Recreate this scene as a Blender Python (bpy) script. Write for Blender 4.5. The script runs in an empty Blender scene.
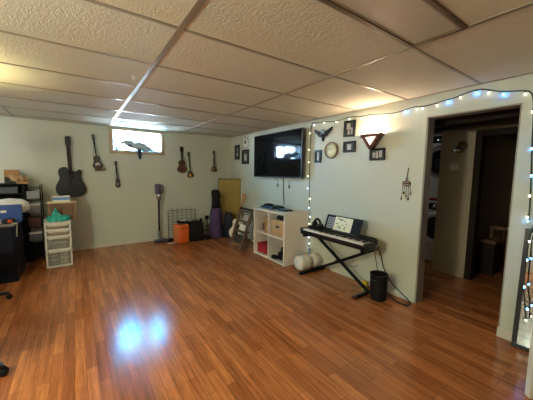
import bpy, bmesh, math, random
from mathutils import Vector, Matrix, Quaternion
random.seed(7)
C = bpy.context.scene.collection
PI = math.pi

# ------------------------------------------------------------------ materials
def lin(v):
    v = v / 255.0
    return v / 12.92 if v <= 0.04045 else ((v + 0.055) / 1.055) ** 2.4
def rgb(r, g, b): return (lin(r), lin(g), lin(b), 1.0)
MATS = {}
def mat(name, col, rough=0.5, metal=0.0, var=0.0, vscale=8.0, bump=0.0, bscale=60.0, spec=0.5, stretch=None, trans=0.0, alpha=1.0, emit=None, estr=0.0, coat=0.0):
    if name in MATS: return MATS[name]
    m = bpy.data.materials.new(name); m.use_nodes = True
    nt = m.node_tree; b = nt.nodes['Principled BSDF']
    b.inputs['Base Color'].default_value = col
    b.inputs['Roughness'].default_value = rough
    b.inputs['Metallic'].default_value = metal
    b.inputs['Specular IOR Level'].default_value = spec
    b.inputs['Coat Weight'].default_value = coat
    b.inputs['Transmission Weight'].default_value = trans
    b.inputs['Alpha'].default_value = alpha
    if emit:
        b.inputs['Emission Color'].default_value = emit; b.inputs['Emission Strength'].default_value = estr
    tc = nt.nodes.new('ShaderNodeTexCoord')
    src = tc.outputs['Object']
    if stretch:
        mp = nt.nodes.new('ShaderNodeMapping'); mp.inputs['Scale'].default_value = stretch
        nt.links.new(src, mp.inputs['Vector']); src = mp.outputs['Vector']
    if var > 0:
        n = nt.nodes.new('ShaderNodeTexNoise'); n.inputs['Scale'].default_value = vscale; n.inputs['Detail'].default_value = 4
        nt.links.new(src, n.inputs['Vector'])
        mx = nt.nodes.new('ShaderNodeMix'); mx.data_type = 'RGBA'
        mx.inputs[6].default_value = tuple(c * (1 - var) for c in col[:3]) + (1,)
        mx.inputs[7].default_value = tuple(min(1, c * (1 + var)) for c in col[:3]) + (1,)
        nt.links.new(n.outputs['Fac'], mx.inputs[0]); nt.links.new(mx.outputs[2], b.inputs['Base Color'])
    if bump > 0:
        n2 = nt.nodes.new('ShaderNodeTexNoise'); n2.inputs['Scale'].default_value = bscale; n2.inputs['Detail'].default_value = 5
        nt.links.new(src, n2.inputs['Vector'])
        bp = nt.nodes.new('ShaderNodeBump'); bp.inputs['Strength'].default_value = bump; bp.inputs['Distance'].default_value = 0.01
        nt.links.new(n2.outputs['Fac'], bp.inputs['Height']); nt.links.new(bp.outputs['Normal'], b.inputs['Normal'])
    MATS[name] = m
    return m

def floor_mat():
    m = bpy.data.materials.new('laminate'); m.use_nodes = True
    nt = m.node_tree; N = nt.nodes.new; L = nt.links.new; b = nt.nodes['Principled BSDF']
    tc = N('ShaderNodeTexCoord'); mp = N('ShaderNodeMapping'); mp.inputs['Rotation'].default_value = (0, 0, PI / 2)
    L(tc.outputs['Object'], mp.inputs['Vector'])
    br = N('ShaderNodeTexBrick'); br.offset = 0.37; br.offset_frequency = 2
    br.inputs['Color1'].default_value = rgb(156, 89, 49); br.inputs['Color2'].default_value = rgb(196, 120, 67)
    br.inputs['Mortar'].default_value = rgb(104, 52, 22); br.inputs['Scale'].default_value = 1
    br.inputs['Mortar Size'].default_value = 0.0012; br.inputs['Mortar Smooth'].default_value = 0.3; br.inputs['Bias'].default_value = 0
    br.inputs['Brick Width'].default_value = 0.47; br.inputs['Row Height'].default_value = 0.064
    L(mp.outputs['Vector'], br.inputs['Vector'])
    mp2 = N('ShaderNodeMapping'); mp2.inputs['Scale'].default_value = (34, 1.7, 1); L(tc.outputs['Object'], mp2.inputs['Vector'])
    n1 = N('ShaderNodeTexNoise'); n1.inputs['Scale'].default_value = 1.0; n1.inputs['Detail'].default_value = 6; n1.inputs['Roughness'].default_value = 0.6
    L(mp2.outputs['Vector'], n1.inputs['Vector'])
    mp3 = N('ShaderNodeMapping'); mp3.inputs['Scale'].default_value = (150, 9, 1); L(tc.outputs['Object'], mp3.inputs['Vector'])
    n2 = N('ShaderNodeTexNoise'); n2.inputs['Scale'].default_value = 1.0; n2.inputs['Detail'].default_value = 3
    L(mp3.outputs['Vector'], n2.inputs['Vector'])
    r1 = N('ShaderNodeMapRange'); r1.inputs['From Min'].default_value = 0.3; r1.inputs['From Max'].default_value = 0.7
    r1.inputs['To Min'].default_value = 0.58; r1.inputs['To Max'].default_value = 1.3; L(n1.outputs['Fac'], r1.inputs['Value'])
    r2 = N('ShaderNodeMapRange'); r2.inputs['From Min'].default_value = 0.3; r2.inputs['From Max'].default_value = 0.7
    r2.inputs['To Min'].default_value = 0.82; r2.inputs['To Max'].default_value = 1.16; L(n2.outputs['Fac'], r2.inputs['Value'])
    mu = N('ShaderNodeMath'); mu.operation = 'MULTIPLY'; L(r1.outputs[0], mu.inputs[0]); L(r2.outputs[0], mu.inputs[1])
    vm = N('ShaderNodeVectorMath'); vm.operation = 'SCALE'; L(br.outputs['Color'], vm.inputs[0]); L(mu.outputs[0], vm.inputs['Scale'])
    L(vm.outputs['Vector'], b.inputs['Base Color'])
    b.inputs['Roughness'].default_value = 0.19; b.inputs['Specular IOR Level'].default_value = 0.5
    bp = N('ShaderNodeBump'); bp.inputs['Strength'].default_value = 0.06; bp.inputs['Distance'].default_value = 0.004
    L(n2.outputs['Fac'], bp.inputs['Height']); L(bp.outputs['Normal'], b.inputs['Normal'])
    return m

def ceiling_mat():
    m = bpy.data.materials.new('textured_tile'); m.use_nodes = True
    nt = m.node_tree; N = nt.nodes.new; L = nt.links.new; b = nt.nodes['Principled BSDF']
    tc = N('ShaderNodeTexCoord')
    mp = N('ShaderNodeMapping'); mp.inputs['Scale'].default_value = (60, 28, 1); mp.inputs['Rotation'].default_value = (0, 0, 0.35); L(tc.outputs['Object'], mp.inputs['Vector'])
    n1 = N('ShaderNodeTexNoise'); n1.inputs['Scale'].default_value = 1.0; n1.inputs['Detail'].default_value = 4; n1.inputs['Distortion'].default_value = 1.4
    L(mp.outputs['Vector'], n1.inputs['Vector'])
    n2 = N('ShaderNodeTexNoise'); n2.inputs['Scale'].default_value = 70; n2.inputs['Detail'].default_value = 3; L(tc.outputs['Object'], n2.inputs['Vector'])
    ad = N('ShaderNodeMath'); ad.operation = 'MULTIPLY_ADD'; L(n2.outputs['Fac'], ad.inputs[0]); ad.inputs[1].default_value = 0.5; L(n1.outputs['Fac'], ad.inputs[2])
    bp = N('ShaderNodeBump'); bp.inputs['Strength'].default_value = 0.38; bp.inputs['Distance'].default_value = 0.012
    L(ad.outputs[0], bp.inputs['Height']); L(bp.outputs['Normal'], b.inputs['Normal'])
    mx = N('ShaderNodeMix'); mx.data_type = 'RGBA'; mx.inputs[6].default_value = rgb(193, 190, 173); mx.inputs[7].default_value = rgb(215, 212, 195)
    L(n1.outputs['Fac'], mx.inputs[0]); L(mx.outputs[2], b.inputs['Base Color'])
    b.inputs['Roughness'].default_value = 0.75
    return m

def thin_glass(name, tint, refl=0.08, rough=0.02):
    m = bpy.data.materials.new(name); m.use_nodes = True
    nt = m.node_tree; nt.nodes.remove(nt.nodes['Principled BSDF'])
    t = nt.nodes.new('ShaderNodeBsdfTransparent'); t.inputs['Color'].default_value = tint
    g = nt.nodes.new('ShaderNodeBsdfGlossy'); g.inputs['Roughness'].default_value = rough
    x = nt.nodes.new('ShaderNodeMixShader'); x.inputs['Fac'].default_value = refl
    nt.links.new(t.outputs[0], x.inputs[1]); nt.links.new(g.outputs[0], x.inputs[2])
    nt.links.new(x.outputs[0], nt.nodes['Material Output'].inputs['Surface'])
    return m

def frosted(name):
    m = bpy.data.materials.new(name); m.use_nodes = True
    nt = m.node_tree; nt.nodes.remove(nt.nodes['Principled BSDF'])
    t = nt.nodes.new('ShaderNodeBsdfTransparent'); t.inputs['Color'].default_value = (.9, .9, .88, 1)
    d = nt.nodes.new('ShaderNodeBsdfDiffuse'); d.inputs['Color'].default_value = (.8, .79, .74, 1)
    g = nt.nodes.new('ShaderNodeBsdfGlossy'); g.inputs['Roughness'].default_value = .25
    x = nt.nodes.new('ShaderNodeMixShader'); x.inputs['Fac'].default_value = .17
    y = nt.nodes.new('ShaderNodeMixShader'); y.inputs['Fac'].default_value = .07
    nt.links.new(t.outputs[0], x.inputs[1]); nt.links.new(d.outputs[0], x.inputs[2]); nt.links.new(x.outputs[0], y.inputs[1]); nt.links.new(g.outputs[0], y.inputs[2])
    nt.links.new(y.outputs[0], nt.nodes['Material Output'].inputs['Surface'])
    return m

M = dict(
    floor=floor_mat(), ceiling=ceiling_mat(),
    wall=mat('wall_paint', rgb(201, 205, 190), 0.6, var=0.03, vscale=3, bump=0.05, bscale=40),
    hallwall=mat('hall_paint', rgb(176, 164, 140), 0.6, var=0.04, vscale=3),
    tee=mat('ceiling_tee', rgb(150, 138, 120), 0.32, 0.2, var=0.1, vscale=4),
    trim=mat('white_trim', rgb(214, 208, 194), 0.4, var=0.03),
    casing=mat('window_wood', rgb(176, 150, 118), 0.5, var=0.15, vscale=3, stretch=(2, 20, 20)),
    vinyl=mat('white_vinyl', rgb(236, 238, 238), 0.35, var=0.02),
    darkwood=mat('dark_wood', rgb(36, 24, 16), 0.65, spec=0.2, var=0.3, vscale=3, stretch=(20, 2, 20)),
    black=mat('black_plastic', rgb(9, 9, 11), 0.35, var=0.2, vscale=20),
    blackmatte=mat('black_matte', rgb(9, 9, 11), 0.75, spec=0.3, var=0.2, vscale=20),
    blackgloss=mat('black_gloss', rgb(9, 10, 13), 0.38, var=0.1, spec=0.35),
    screen=mat('tv_screen', rgb(8, 9, 11), 0.06, var=0.05, spec=0.12),
    metal=mat('black_metal', rgb(9, 9, 11), 0.4, 0.6, var=0.15, vscale=20),
    chrome=mat('chrome', rgb(190, 190, 192), 0.25, 0.9, var=0.05),
    brass=mat('brass', rgb(190, 140, 60), 0.3, 0.9, var=0.1),
    white=mat('white_laminate', rgb(226, 218, 206), 0.45, var=0.03),
    whiteplastic=mat('white_plastic', rgb(224, 222, 216), 0.4, var=0.03),
    cream=mat('cream_lacquer', rgb(236, 230, 208), 0.25, var=0.04),
    rackwood=mat('grey_brown_wood', rgb(104, 80, 58), 0.55, var=0.25, vscale=4, stretch=(12, 12, 2)),
    brownwood=mat('brown_wood', rgb(118, 80, 46), 0.45, var=0.25, vscale=4, stretch=(12, 12, 2)),
    palewood=mat('pale_wood', rgb(176, 132, 86), 0.5, var=0.2, vscale=4, stretch=(14, 14, 2)),
    mahogany=mat('mahogany', rgb(96, 50, 30), 0.35, var=0.3, vscale=5, stretch=(14, 14, 2)),
    spruce=mat('worn_brown', rgb(72, 68, 62), 0.4, var=0.75, vscale=34),
    board=mat('tan_board', rgb(152, 122, 48), 0.5, var=0.12, vscale=5, stretch=(8, 8, 1)),
    purple=mat('purple_nylon', rgb(70, 50, 92), 0.75, var=0.2, vscale=14, bump=0.3, bscale=30),
    navy=mat('navy_fabric', rgb(30, 34, 52), 0.7, var=0.2, vscale=10, bump=0.25, bscale=25),
    navypanel=mat('navy_panel', rgb(8, 12, 28), 0.6, spec=0.2, var=0.12, vscale=6),
    orange=mat('orange_vinyl', rgb(232, 106, 44), 0.45, var=0.08, vscale=12, bump=0.1, bscale=200),
    grille=mat('grille_cloth', rgb(214, 120, 66), 0.7, var=0.15, vscale=60, bump=0.3, bscale=300),
    cardboard=mat('cardboard', rgb(172, 128, 78), 0.75, var=0.12, vscale=10),
    paperbag=mat('brown_paper', rgb(178, 142, 100), 0.8, var=0.2, vscale=20, bump=0.6, bscale=25),
    wicker=mat('wicker', rgb(190, 146, 92), 0.7, var=0.25, vscale=40, bump=0.5, bscale=90),
    red=mat('red_fabric', rgb(164, 30, 34), 0.6, var=0.15, vscale=14),
    teal=mat('teal_cloth', rgb(46, 164, 150), 0.75, var=0.2, vscale=16, bump=0.4, bscale=40),
    blue=mat('blue_card', rgb(36, 74, 150), 0.5, var=0.1, vscale=8),
    lightblue=mat('light_blue_card', rgb(96, 150, 214), 0.5, var=0.12, vscale=20),
    paper=mat('white_paper', rgb(232, 230, 222), 0.7, var=0.04),
    grey=mat('grey_plastic', rgb(120, 122, 128), 0.4, var=0.1),
    greyviolet=mat('violet_grey_plastic', rgb(74, 66, 92), 0.3, var=0.15),
    steelblue=mat('grey_blue_feathers', rgb(168, 184, 194), 0.6, var=0.35, vscale=25, bump=0.4, bscale=60),
    darkfeather=mat('dark_feathers', rgb(44, 50, 62), 0.6, var=0.3, vscale=25),
    clear=frosted('clear_plastic'),
    glass=thin_glass('window_glass', (0.95, 0.98, 1.0, 1), 0.05),
    mirror=mat('mirror_glass', (0.42, 0.45, 0.47, 1), 0.03, 1.0, var=0.01),
    bolster=mat('white_cotton', rgb(234, 228, 216), 0.8, var=0.05, vscale=6, bump=0.25, bscale=14),
    photo=mat('photo_print', rgb(190, 186, 176), 0.4, var=0.6, vscale=26),
    photodark=mat('dark_photo_print', rgb(70, 68, 66), 0.3, var=0.9, vscale=26),
    clockface=mat('clock_face', rgb(236, 236, 196), 0.4, var=0.06),
    sheet=mat('sheet_music', rgb(242, 238, 208), 0.7, var=0.06),
    ink=mat('ink', rgb(50, 46, 44), 0.7, var=0.2),
    orangered=mat('orange_button', rgb(226, 74, 36), 0.4, var=0.05),
    yellow=mat('yellow_plastic', rgb(214, 186, 40), 0.5, var=0.1),
    diffuser=mat('acrylic_lens', rgb(186, 178, 164), 0.35, var=0.04, vscale=60, bump=0.2, bscale=160),
    bronze=mat('bronze_frame', rgb(120, 98, 76), 0.35, 0.5, var=0.1),
    whiteware=mat('white_enamel', rgb(214, 214, 214), 0.3, var=0.02),
    darkglass=mat('dark_door_glass', rgb(20, 22, 26), 0.12, var=0.1),
    fillglow=mat('glowing_fill_bulb', rgb(250, 226, 190), 0.5, emit=(1.0, 0.72, 0.42, 1), estr=5.0),  # glow for the bulbs of the two added fill lamps
    sconceglass=mat('glowing_sconce_glass', rgb(250, 236, 214), 0.5, emit=(1.0, 0.84, 0.68, 1), estr=1.3),
    bulbwhite=mat('warm_white_bulb', rgb(255, 246, 220), 0.4, emit=(1.0, 0.93, 0.62, 1), estr=6.5),
    bulbcool=mat('cool_white_bulb', rgb(235, 245, 255), 0.4, emit=(0.7, 0.85, 1.0, 1), estr=6.5),
    bulbblue=mat('blue_bulb', rgb(60, 140, 255), 0.4, emit=(0.05, 0.32, 1.0, 1), estr=40.0),
    cord=mat('dark_green_cord', rgb(30, 34, 30), 0.6, var=0.1),
    stone=mat('blue_glass_stone', rgb(120, 150, 176), 0.15, var=0.3, vscale=40),
)

# ------------------------------------------------------------------ mesh building
class MB:
    def __init__(self): self.bm = bmesh.new(); self.mi = 0
    def _mark(self, verts):
        fs = set()
        for v in verts:
            for f in v.link_faces: fs.add(f)
        for f in fs: f.material_index = self.mi
    def box(self, x0, x1, y0, y1, z0, z1, bev=0.0, rot=None, seg=2):
        r = bmesh.ops.create_cube(self.bm, size=1.0); vs = r['verts']
        bmesh.ops.scale(self.bm, vec=(x1 - x0, y1 - y0, z1 - z0), verts=vs)
        if bev > 0:
            es = list({e for v in vs for e in v.link_edges})
            rr = bmesh.ops.bevel(self.bm, geom=es, offset=min(bev, 0.49 * min(x1 - x0, y1 - y0, z1 - z0)), segments=seg, affect='EDGES', profile=0.5)
            vs = list({v for f in rr['faces'] for v in f.verts} | {v for v in vs if v.is_valid})
        if rot is not None: bmesh.ops.rotate(self.bm, cent=(0, 0, 0), matrix=rot, verts=vs)
        bmesh.ops.translate(self.bm, vec=((x0 + x1) / 2, (y0 + y1) / 2, (z0 + z1) / 2), verts=vs)
        self._mark(vs); return self
    def bar(self, a, b, w, h, bev=0.0, up=(0, 0, 1)):
        a, b = Vector(a), Vector(b); d = b - a; L = d.length; d.normalize()
        u = Vector(up)
        if abs(d.dot(u)) > 0.98: u = Vector((1, 0, 0))
        s = d.cross(u).normalized(); u2 = s.cross(d).normalized()
        r = Matrix((s, d, u2)).transposed()
        c = (a + b) / 2
        return self.box(c.x - w / 2, c.x + w / 2, c.y - L / 2, c.y + L / 2, c.z - h / 2, c.z + h / 2, bev, r)
    def tube(self, pts, r, n=8, smooth=0, cap=True):
        pts = [Vector(p) for p in pts]
        if smooth:
            out = []
            for i in range(len(pts) - 1):
                p0 = pts[max(i - 1, 0)]; p1 = pts[i]; p2 = pts[i + 1]; p3 = pts[min(i + 2, len(pts) - 1)]
                for k in range(smooth):
                    t = k / smooth
                    out.append(0.5 * ((2 * p1) + (-p0 + p2) * t + (2 * p0 - 5 * p1 + 4 * p2 - p3) * t * t + (-p0 + 3 * p1 - 3 * p2 + p3) * t ** 3))
            out.append(pts[-1]); pts = out
        rs = r if isinstance(r, (list, tuple)) else [r] * len(pts)
        if len(rs) != len(pts): rs = [rs[min(len(rs) - 1, int(i * len(rs) / len(pts)))] for i in range(len(pts))]
        rings = []; nrm = None
        for i, p in enumerate(pts):
            d = (pts[min(i + 1, len(pts) - 1)] - pts[max(i - 1, 0)]).normalized()
            if nrm is None:
                nrm = d.cross(Vector((0, 0, 1)))
                if nrm.length < 0.05: nrm = d.cross(Vector((1, 0, 0)))
                nrm.normalize()
            else:
                nrm = (nrm - d * nrm.dot(d)).normalized()
            b = d.cross(nrm)
            rings.append([self.bm.verts.new(p + (nrm * math.cos(2 * PI * k / n) + b * math.sin(2 * PI * k / n)) * rs[i]) for k in range(n)])
        for i in range(len(rings) - 1):
            for k in range(n):
                f = self.bm.faces.new((rings[i][k], rings[i][(k + 1) % n], rings[i + 1][(k + 1) % n], rings[i + 1][k])); f.material_index = self.mi; f.smooth = True
        if cap:
            f = self.bm.faces.new(rings[0][::-1]); f.material_index = self.mi
            f = self.bm.faces.new(rings[-1]); f.material_index = self.mi
        return self
    def lathe(self, prof, c=(0, 0, 0), axis='z', n=24, squash=(1, 1)):
        def pt(r, h, a):
            x, y = r * math.cos(a) * squash[0], r * math.sin(a) * squash[1]
            v = {'z': (x, y, h), 'x': (h, x, y), 'y': (x, h, y)}[axis]
            return Vector(v) + Vector(c)
        rings = []
        for r, h in prof:
            rings.append([self.bm.verts.new(pt(0, h, 0))] if r <= 1e-6 else [self.bm.verts.new(pt(r, h, 2 * PI * k / n)) for k in range(n)])
        for i in range(len(rings) - 1):
            A, B = rings[i], rings[i + 1]
            for k in range(n):
                a0, a1 = A[k % len(A)], A[(k + 1) % len(A)]; b0, b1 = B[k % len(B)], B[(k + 1) % len(B)]
                vs = []
                for v in (a0, a1, b1, b0):
                    if v not in vs: vs.append(v)
                if len(vs) > 2:
                    f = self.bm.faces.new(vs); f.material_index = self.mi; f.smooth = True
        if len(rings[0]) > 1: self.bm.faces.new(rings[0][::-1]).material_index = self.mi
        if len(rings[-1]) > 1: self.bm.faces.new(rings[-1]).material_index = self.mi
        return self
    def ell(self, c, r, n=16, rot=None):
        rr = bmesh.ops.create_uvsphere(self.bm, u_segments=n, v_segments=max(6, n // 2), radius=1.0); vs = rr['verts']
        bmesh.ops.scale(self.bm, vec=r, verts=vs)
        if rot is not None: bmesh.ops.rotate(self.bm, cent=(0, 0, 0), matrix=rot, verts=vs)
        bmesh.ops.translate(self.bm, vec=c, verts=vs)
        self._mark(vs)
        for v in vs:
            for f in v.link_faces: f.smooth = True
        return self
    def prism(self, pts, d0, d1, plane='xz'):
        # outline (a,b) extruded from d0 to d1 along the third axis
        def pt(a, b, d): return {'xz': (a, d, b), 'yz': (d, a, b), 'xy': (a, b, d)}[plane]
        A = [self.bm.verts.new(pt(a, b, d0)) for a, b in pts]; B = [self.bm.verts.new(pt(a, b, d1)) for a, b in pts]
        n = len(pts)
        fs = [self.bm.faces.new(A), self.bm.faces.new(B[::-1])]
        for i in range(n): fs.append(self.bm.faces.new((A[i], B[i], B[(i + 1) % n], A[(i + 1) % n])))
        for f in fs: f.material_index = self.mi
        return self
    def build(self, name, m, parent=None, loc=None):
        bmesh.ops.recalc_face_normals(self.bm, faces=self.bm.faces)
        me = bpy.data.meshes.new(name); self.bm.to_mesh(me); self.bm.free()
        for x in (m if isinstance(m, (list, tuple)) else [m]): me.materials.append(x)
        o = bpy.data.objects.new(name, me); C.objects.link(o)
        if parent: o.parent = parent
        if loc: o.location = loc
        return o

def tag(o, label, cat, group=None, kind=None):
    o['label'] = label; o['category'] = cat
    if group: o['group'] = group
    if kind: o['kind'] = kind
    return o
def thing(name, label, cat, loc, rz=0, group=None, rot=None):
    o = bpy.data.objects.new(name, None); C.objects.link(o); o.empty_display_size = 0.05
    o.location = loc; o.rotation_euler = rot if rot else (0, 0, rz)
    return tag(o, label, cat, group)
def struct(o, label=None, cat=None):
    o['kind'] = 'structure'
    o['label'] = label; o['category'] = cat
    return o
def frame_box(mb, a0, a1, b0, b1, w, d0, d1, plane='yz', bev=0.0):
    def bx(p0, p1, q0, q1):
        if plane == 'yz': mb.box(d0, d1, p0, p1, q0, q1, bev)
        elif plane == 'xz': mb.box(p0, p1, d0, d1, q0, q1, bev)
        else: mb.box(p0, p1, q0, q1, d0, d1, bev)
    bx(a0, a1, b0, b0 + w); bx(a0, a1, b1 - w, b1); bx(a0, a0 + w, b0 + w, b1 - w); bx(a1 - w, a1, b0 + w, b1 - w)
    return mb

# ------------------------------------------------------------------ the room
XL, XR, YF, YB, H = -1.9, 2.794, -1.6, 5.388, 2.067
T = 0.12
struct(MB().box(XL - .1, XR + T, YF - .1, YB + .1, -.1, 0).build('floor', M['floor']), 'reddish brown wood strip laminate floor with a soft sheen', 'floor')
struct(MB().box(XL - .1, XR + T, YF - .1, YB + .1, H, H + .1).build('ceiling', M['ceiling']), 'low ceiling of textured beige lay-in panels', 'ceiling')
# back wall with the window hole
WX0, WX1, WZ0, WZ1 = 0.545, 1.335, 1.665, 2.025
b = MB(); YW = YB + .28
b.box(XL - .1, WX0, YB, YW, 0, H); b.box(WX1, XR + T, YB, YW, 0, H); b.box(WX0, WX1, YB, YW, 0, WZ0); b.box(WX0, WX1, YB, YW, WZ1, H)
struct(b.build('wall_back', M['wall']), 'far pale wall hung with guitars, with a small high window', 'wall')
# right wall with the doorway
DY0, DY1, DZ = 0.64, 1.322, 1.862
b = MB(); b.box(XR, XR + T, DY1, YB, 0, H); b.box(XR, XR + T, YF - .1, DY0, 0, H); b.box(XR, XR + T, DY0, DY1, DZ, H)
struct(b.build('wall_right', M['wall']), 'long beige wall on the right carrying the television and pictures', 'wall')
struct(MB().box(XL - .1, XL, YF - .1, YB, 0, H).build('wall_left', M['wall']), 'left wall outside the photo', 'wall')
struct(MB().box(XL, XR, YF - .1, YF, 0, H).build('wall_front', M['wall']), 'wall behind the viewer', 'wall')
struct(MB().box(XL, XR, YB - .012, YB, 0, .06, .003).build('baseboard_back', M['trim']), 'low pale baseboard along the far wall', 'baseboard')
b = MB(); b.box(XR - .012, XR, DY1, YB - .012, 0, .055, .003)
struct(b.build('baseboard_right', M['wall']), 'low baseboard along the right wall up to the doorway', 'baseboard')
b = MB(); b.box(XR - .016, XR, YF, DY0, 0, .075, .003); b.box(XR - .016, XR + T, DY0, DY0 + .012, 0, .075, .003)
struct(b.build('baseboard_pillar', M['trim']), 'pale baseboard at the foot of the wall right of the doorway', 'baseboard')
# ceiling tees
b = MB()
XA, W, Y0, S = 0.491, 1.187, 0.913, 0.61
for i in (-2, -1, 0, 1):
    x = XA + W * i; w = .016 if i < 1 else .014
    if x > XL: b.box(x - w, x + w, YF, YB, H - .006, H + .002, .0015)
for k in range(-4, 8):
    y = Y0 + S * k
    b.box(XL, XR, y - .011, y + .011, H - .005, H + .002, .001)
b.box(XL, XR, YB - .02, YB, H - .005, H + .002); b.box(XR - .02, XR, YF, YB, H - .005, H + .002)
struct(b.build('trim_1', M['tee']), 'thin metal grid holding the ceiling panels', 'ceiling grid')
# window
wn = bpy.data.objects.new('window_1', None); C.objects.link(wn); wn.location = (0.94, YB, 1.84)
struct(wn, 'small high basement window with wooden casing', 'window')
def rel(o, p): o.parent = p; o.matrix_parent_inverse = Matrix.Translation(-p.location); return o
b = MB(); frame_box(b, .487, 1.393, 1.612, 2.063, .055, YB - .022, YB + .002, 'xz', .004)
rel(b.build('casing', M['casing']), wn)
b = MB(); frame_box(b, WX0 - .002, WX1 + .002, WZ0 - .002, WZ1 + .002, .012, YB, YB + .2, 'xz')
rel(b.build('jamb_liner', M['vinyl']), wn)
b = MB(); frame_box(b, WX0 + .01, WX1 - .01, WZ0 + .01, WZ1 - .01, .022, YB + .17, YB + .23, 'xz', .003)
b.box(.925, .955, YB + .175, YB + .225, WZ0 + .03, WZ1 - .03, .003)
frame_box(b, .955, WX1 - .032, WZ0 + .032, WZ1 - .032, .02, YB + .175, YB + .2, 'xz', .002)
rel(b.build('sash_frame', M['vinyl']), wn)
rel(MB().box(WX0 + .03, .93, YB + .20, YB + .204, WZ0 + .03, WZ1 - .03).build('pane', M['glass']), wn)
rel(MB().box(.97, WX1 - .05, YB + .185, YB + .189, WZ0 + .05, WZ1 - .05).build('pane', M['glass']), wn)
# doorway lining
b = MB(); b.box(XR - .004, XR + T + .004, DY1 - .014, DY1 + .002, 0, DZ); b.box(XR + .003, XR + T + .004, DY0 - .002, DY0 + .01, .076, DZ); b.box(XR + .003, XR + T + .004, DY0, DY1, DZ - .012, DZ + .002)
struct(b.build('door_1', mat('grey_jamb', rgb(140, 134, 122), 0.5, var=0.08)), 'plain open doorway to the dark hallway, with grey lined jamb', 'doorway')
# white door leaf that shows as a white edge bottom right
dl = bpy.data.objects.new('door_2', None); C.objects.link(dl); dl.location = (2.15, .349, 0); dl.rotation_euler = (0, 0, math.atan2(-.55, .6))
struct(dl, 'white edge of a door standing open at the bottom right', 'door')
MB().box(0, .78, -.038, 0, .008, 2.0, .003).build('door_leaf', M['trim'], dl)
MB().lathe([(0, -.06), (.022, -.055), (.027, -.035), (.012, -.02), (.012, 0)], (.06, -.04, .95), 'y').build('door_handle', M['brass'], dl)

# ------------------------------------------------------------------ the hallway beyond the doorway
HX0, HX1 = XR + T, 6.4
struct(MB().box(HX0, HX1, -.6, 3.1, -.1, 0).build('floor_hall', M['floor']), 'dark wood floor of the hallway', 'floor')
struct(MB().box(HX0, HX1, -.6, 3.1, 1.9, 2.0).build('ceiling_hall', M['darkwood']), 'dark wood ceiling of the hallway', 'ceiling')
b = MB()
for x in (3.2, 3.55): b.box(x, x + .09, -.6, 3.1, 1.83, 1.9, .004)
struct(b.build('trim_2', M['darkwood']), 'dark beams under the hallway ceiling', 'beams')
b = MB(); b.box(4.02, 4.12, 1.31, 1.70, 0, 1.9); b.box(4.02, 4.12, -.6, .55, 0, 1.9); b.box(4.02, 4.12, .55, 1.31, 1.8, 1.9)
struct(b.build('wall_hall', M['hallwall']), 'dim beige hallway wall facing the doorway', 'wall')
struct(MB().box(4.006, 4.02, 1.33, 1.70, 0, .075, .003).build('baseboard_hall', M['hallwall']), 'pale baseboard on the hallway wall', 'baseboard')
b = MB(); b.box(4.0, 4.13, 1.245, 1.315, 0, 1.85, .004); b.box(4.0, 4.13, .54, .61, 0, 1.85, .004); b.box(4.0, 4.13, .61, 1.245, 1.78, 1.85, .004)
struct(b.build('door_3', M['darkwood']), 'dark wood casing of the inner doorway across the hall', 'doorway')
b = MB(); b.box(HX1 - .05, HX1, -.6, 3.1, 0, 1.9); b.box(HX0, HX1, 3.0, 3.1, 0, 1.9); b.box(HX0, HX1, -.6, -.5, 0, 1.9)
struct(b.build('wall_hall_far', M['hallwall']), 'unlit walls closing the hallway', 'wall')
struct(MB().box(4.12, HX1 - .05, 1.4, 1.45, 0, 1.9).build('wall_hall_divider', M['hallwall']), 'divider between laundry and inner room', 'wall')
def washer(name, z, label, cat):
    t = thing(name, label, cat, (4.32, 1.82, z))
    MB().box(0, .6, -.31, .31, .0 if z > .1 else .02, .93, .015).build('body', M['whiteware'], t)
    MB().lathe([(.17, -.005), (.21, -.03), (.23, -.028), (.235, 0), (.17, 0)], (0, 0, .53), 'x', 32).build('door_ring', M['chrome'] if z > .1 else M['whiteware'], t)
    MB().lathe([(0, -.03), (.12, -.026), (.175, -.004), (0, -.001)], (0, 0, .53), 'x', 32).build('door_glass', M['darkglass'], t)
    MB().box(-.008, .002, -.29, .29, .80, .90, .003).build('control_panel', M['blackgloss'], t)
    MB().lathe([(0, -.03), (.028, -.028), (.03, 0)], (-.008, .02, .85), 'x').build('dial', M['chrome'], t)
    return t
washer('washing_machine', 0, 'white front-loading washing machine at floor level in the dark laundry', 'washing machine')
washer('tumble_dryer', .97, 'upper white round-door dryer above the washing machine', 'dryer')
tag(MB().box(4.33, 4.7, 1.60, 2.04, .932, .966, .006).build('folded_towel', M['red']), 'red folded cloth between washing machine and dryer', 'towel')
t = thing('hall_sconce', 'small round brass light on the hallway wall', 'wall light', (4.018, 1.458, 1.68))
MB().lathe([(0, -.02), (.05, -.02), (.06, 0)], (0, 0, 0), 'x').build('backplate', M['bronze'], t)
MB().tube([(-.02, 0, 0), (-.06, 0, .0), (-.075, 0, -.03)], .008).build('arm', M['bronze'], t)
MB().lathe([(.0, .03), (.04, .02), (.055, -.01), (.045, -.05), (0, -.06)], (-.085, 0, -.04)).build('globe', M['chrome'], t)
t = thing('thermostat', 'small pale square control on the hallway wall', 'thermostat', (4.02, 1.519, 1.42))
MB().box(-.022, 0, -.055, .055, -.05, .05, .008).build('body', M['trim'], t)
MB().lathe([(0, -.01), (.03, -.008), (.034, 0)], (-.022, 0, 0), 'x').build('dial', M['whiteplastic'], t)
t = thing('side_table', 'dim wooden table standing in the inner room', 'table', (5.0, 1.05, 0))
MB().box(-.3, .3, -.3, .25, .58, .62, .006).build('table_top', M['brownwood'], t)
for sx in (-.27, .27):
    for sy in (-.27, .22): MB().box(sx - .02, sx + .02, sy - .02, sy + .02, 0, .58, .004).build('leg', M['brownwood'], t)
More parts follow.
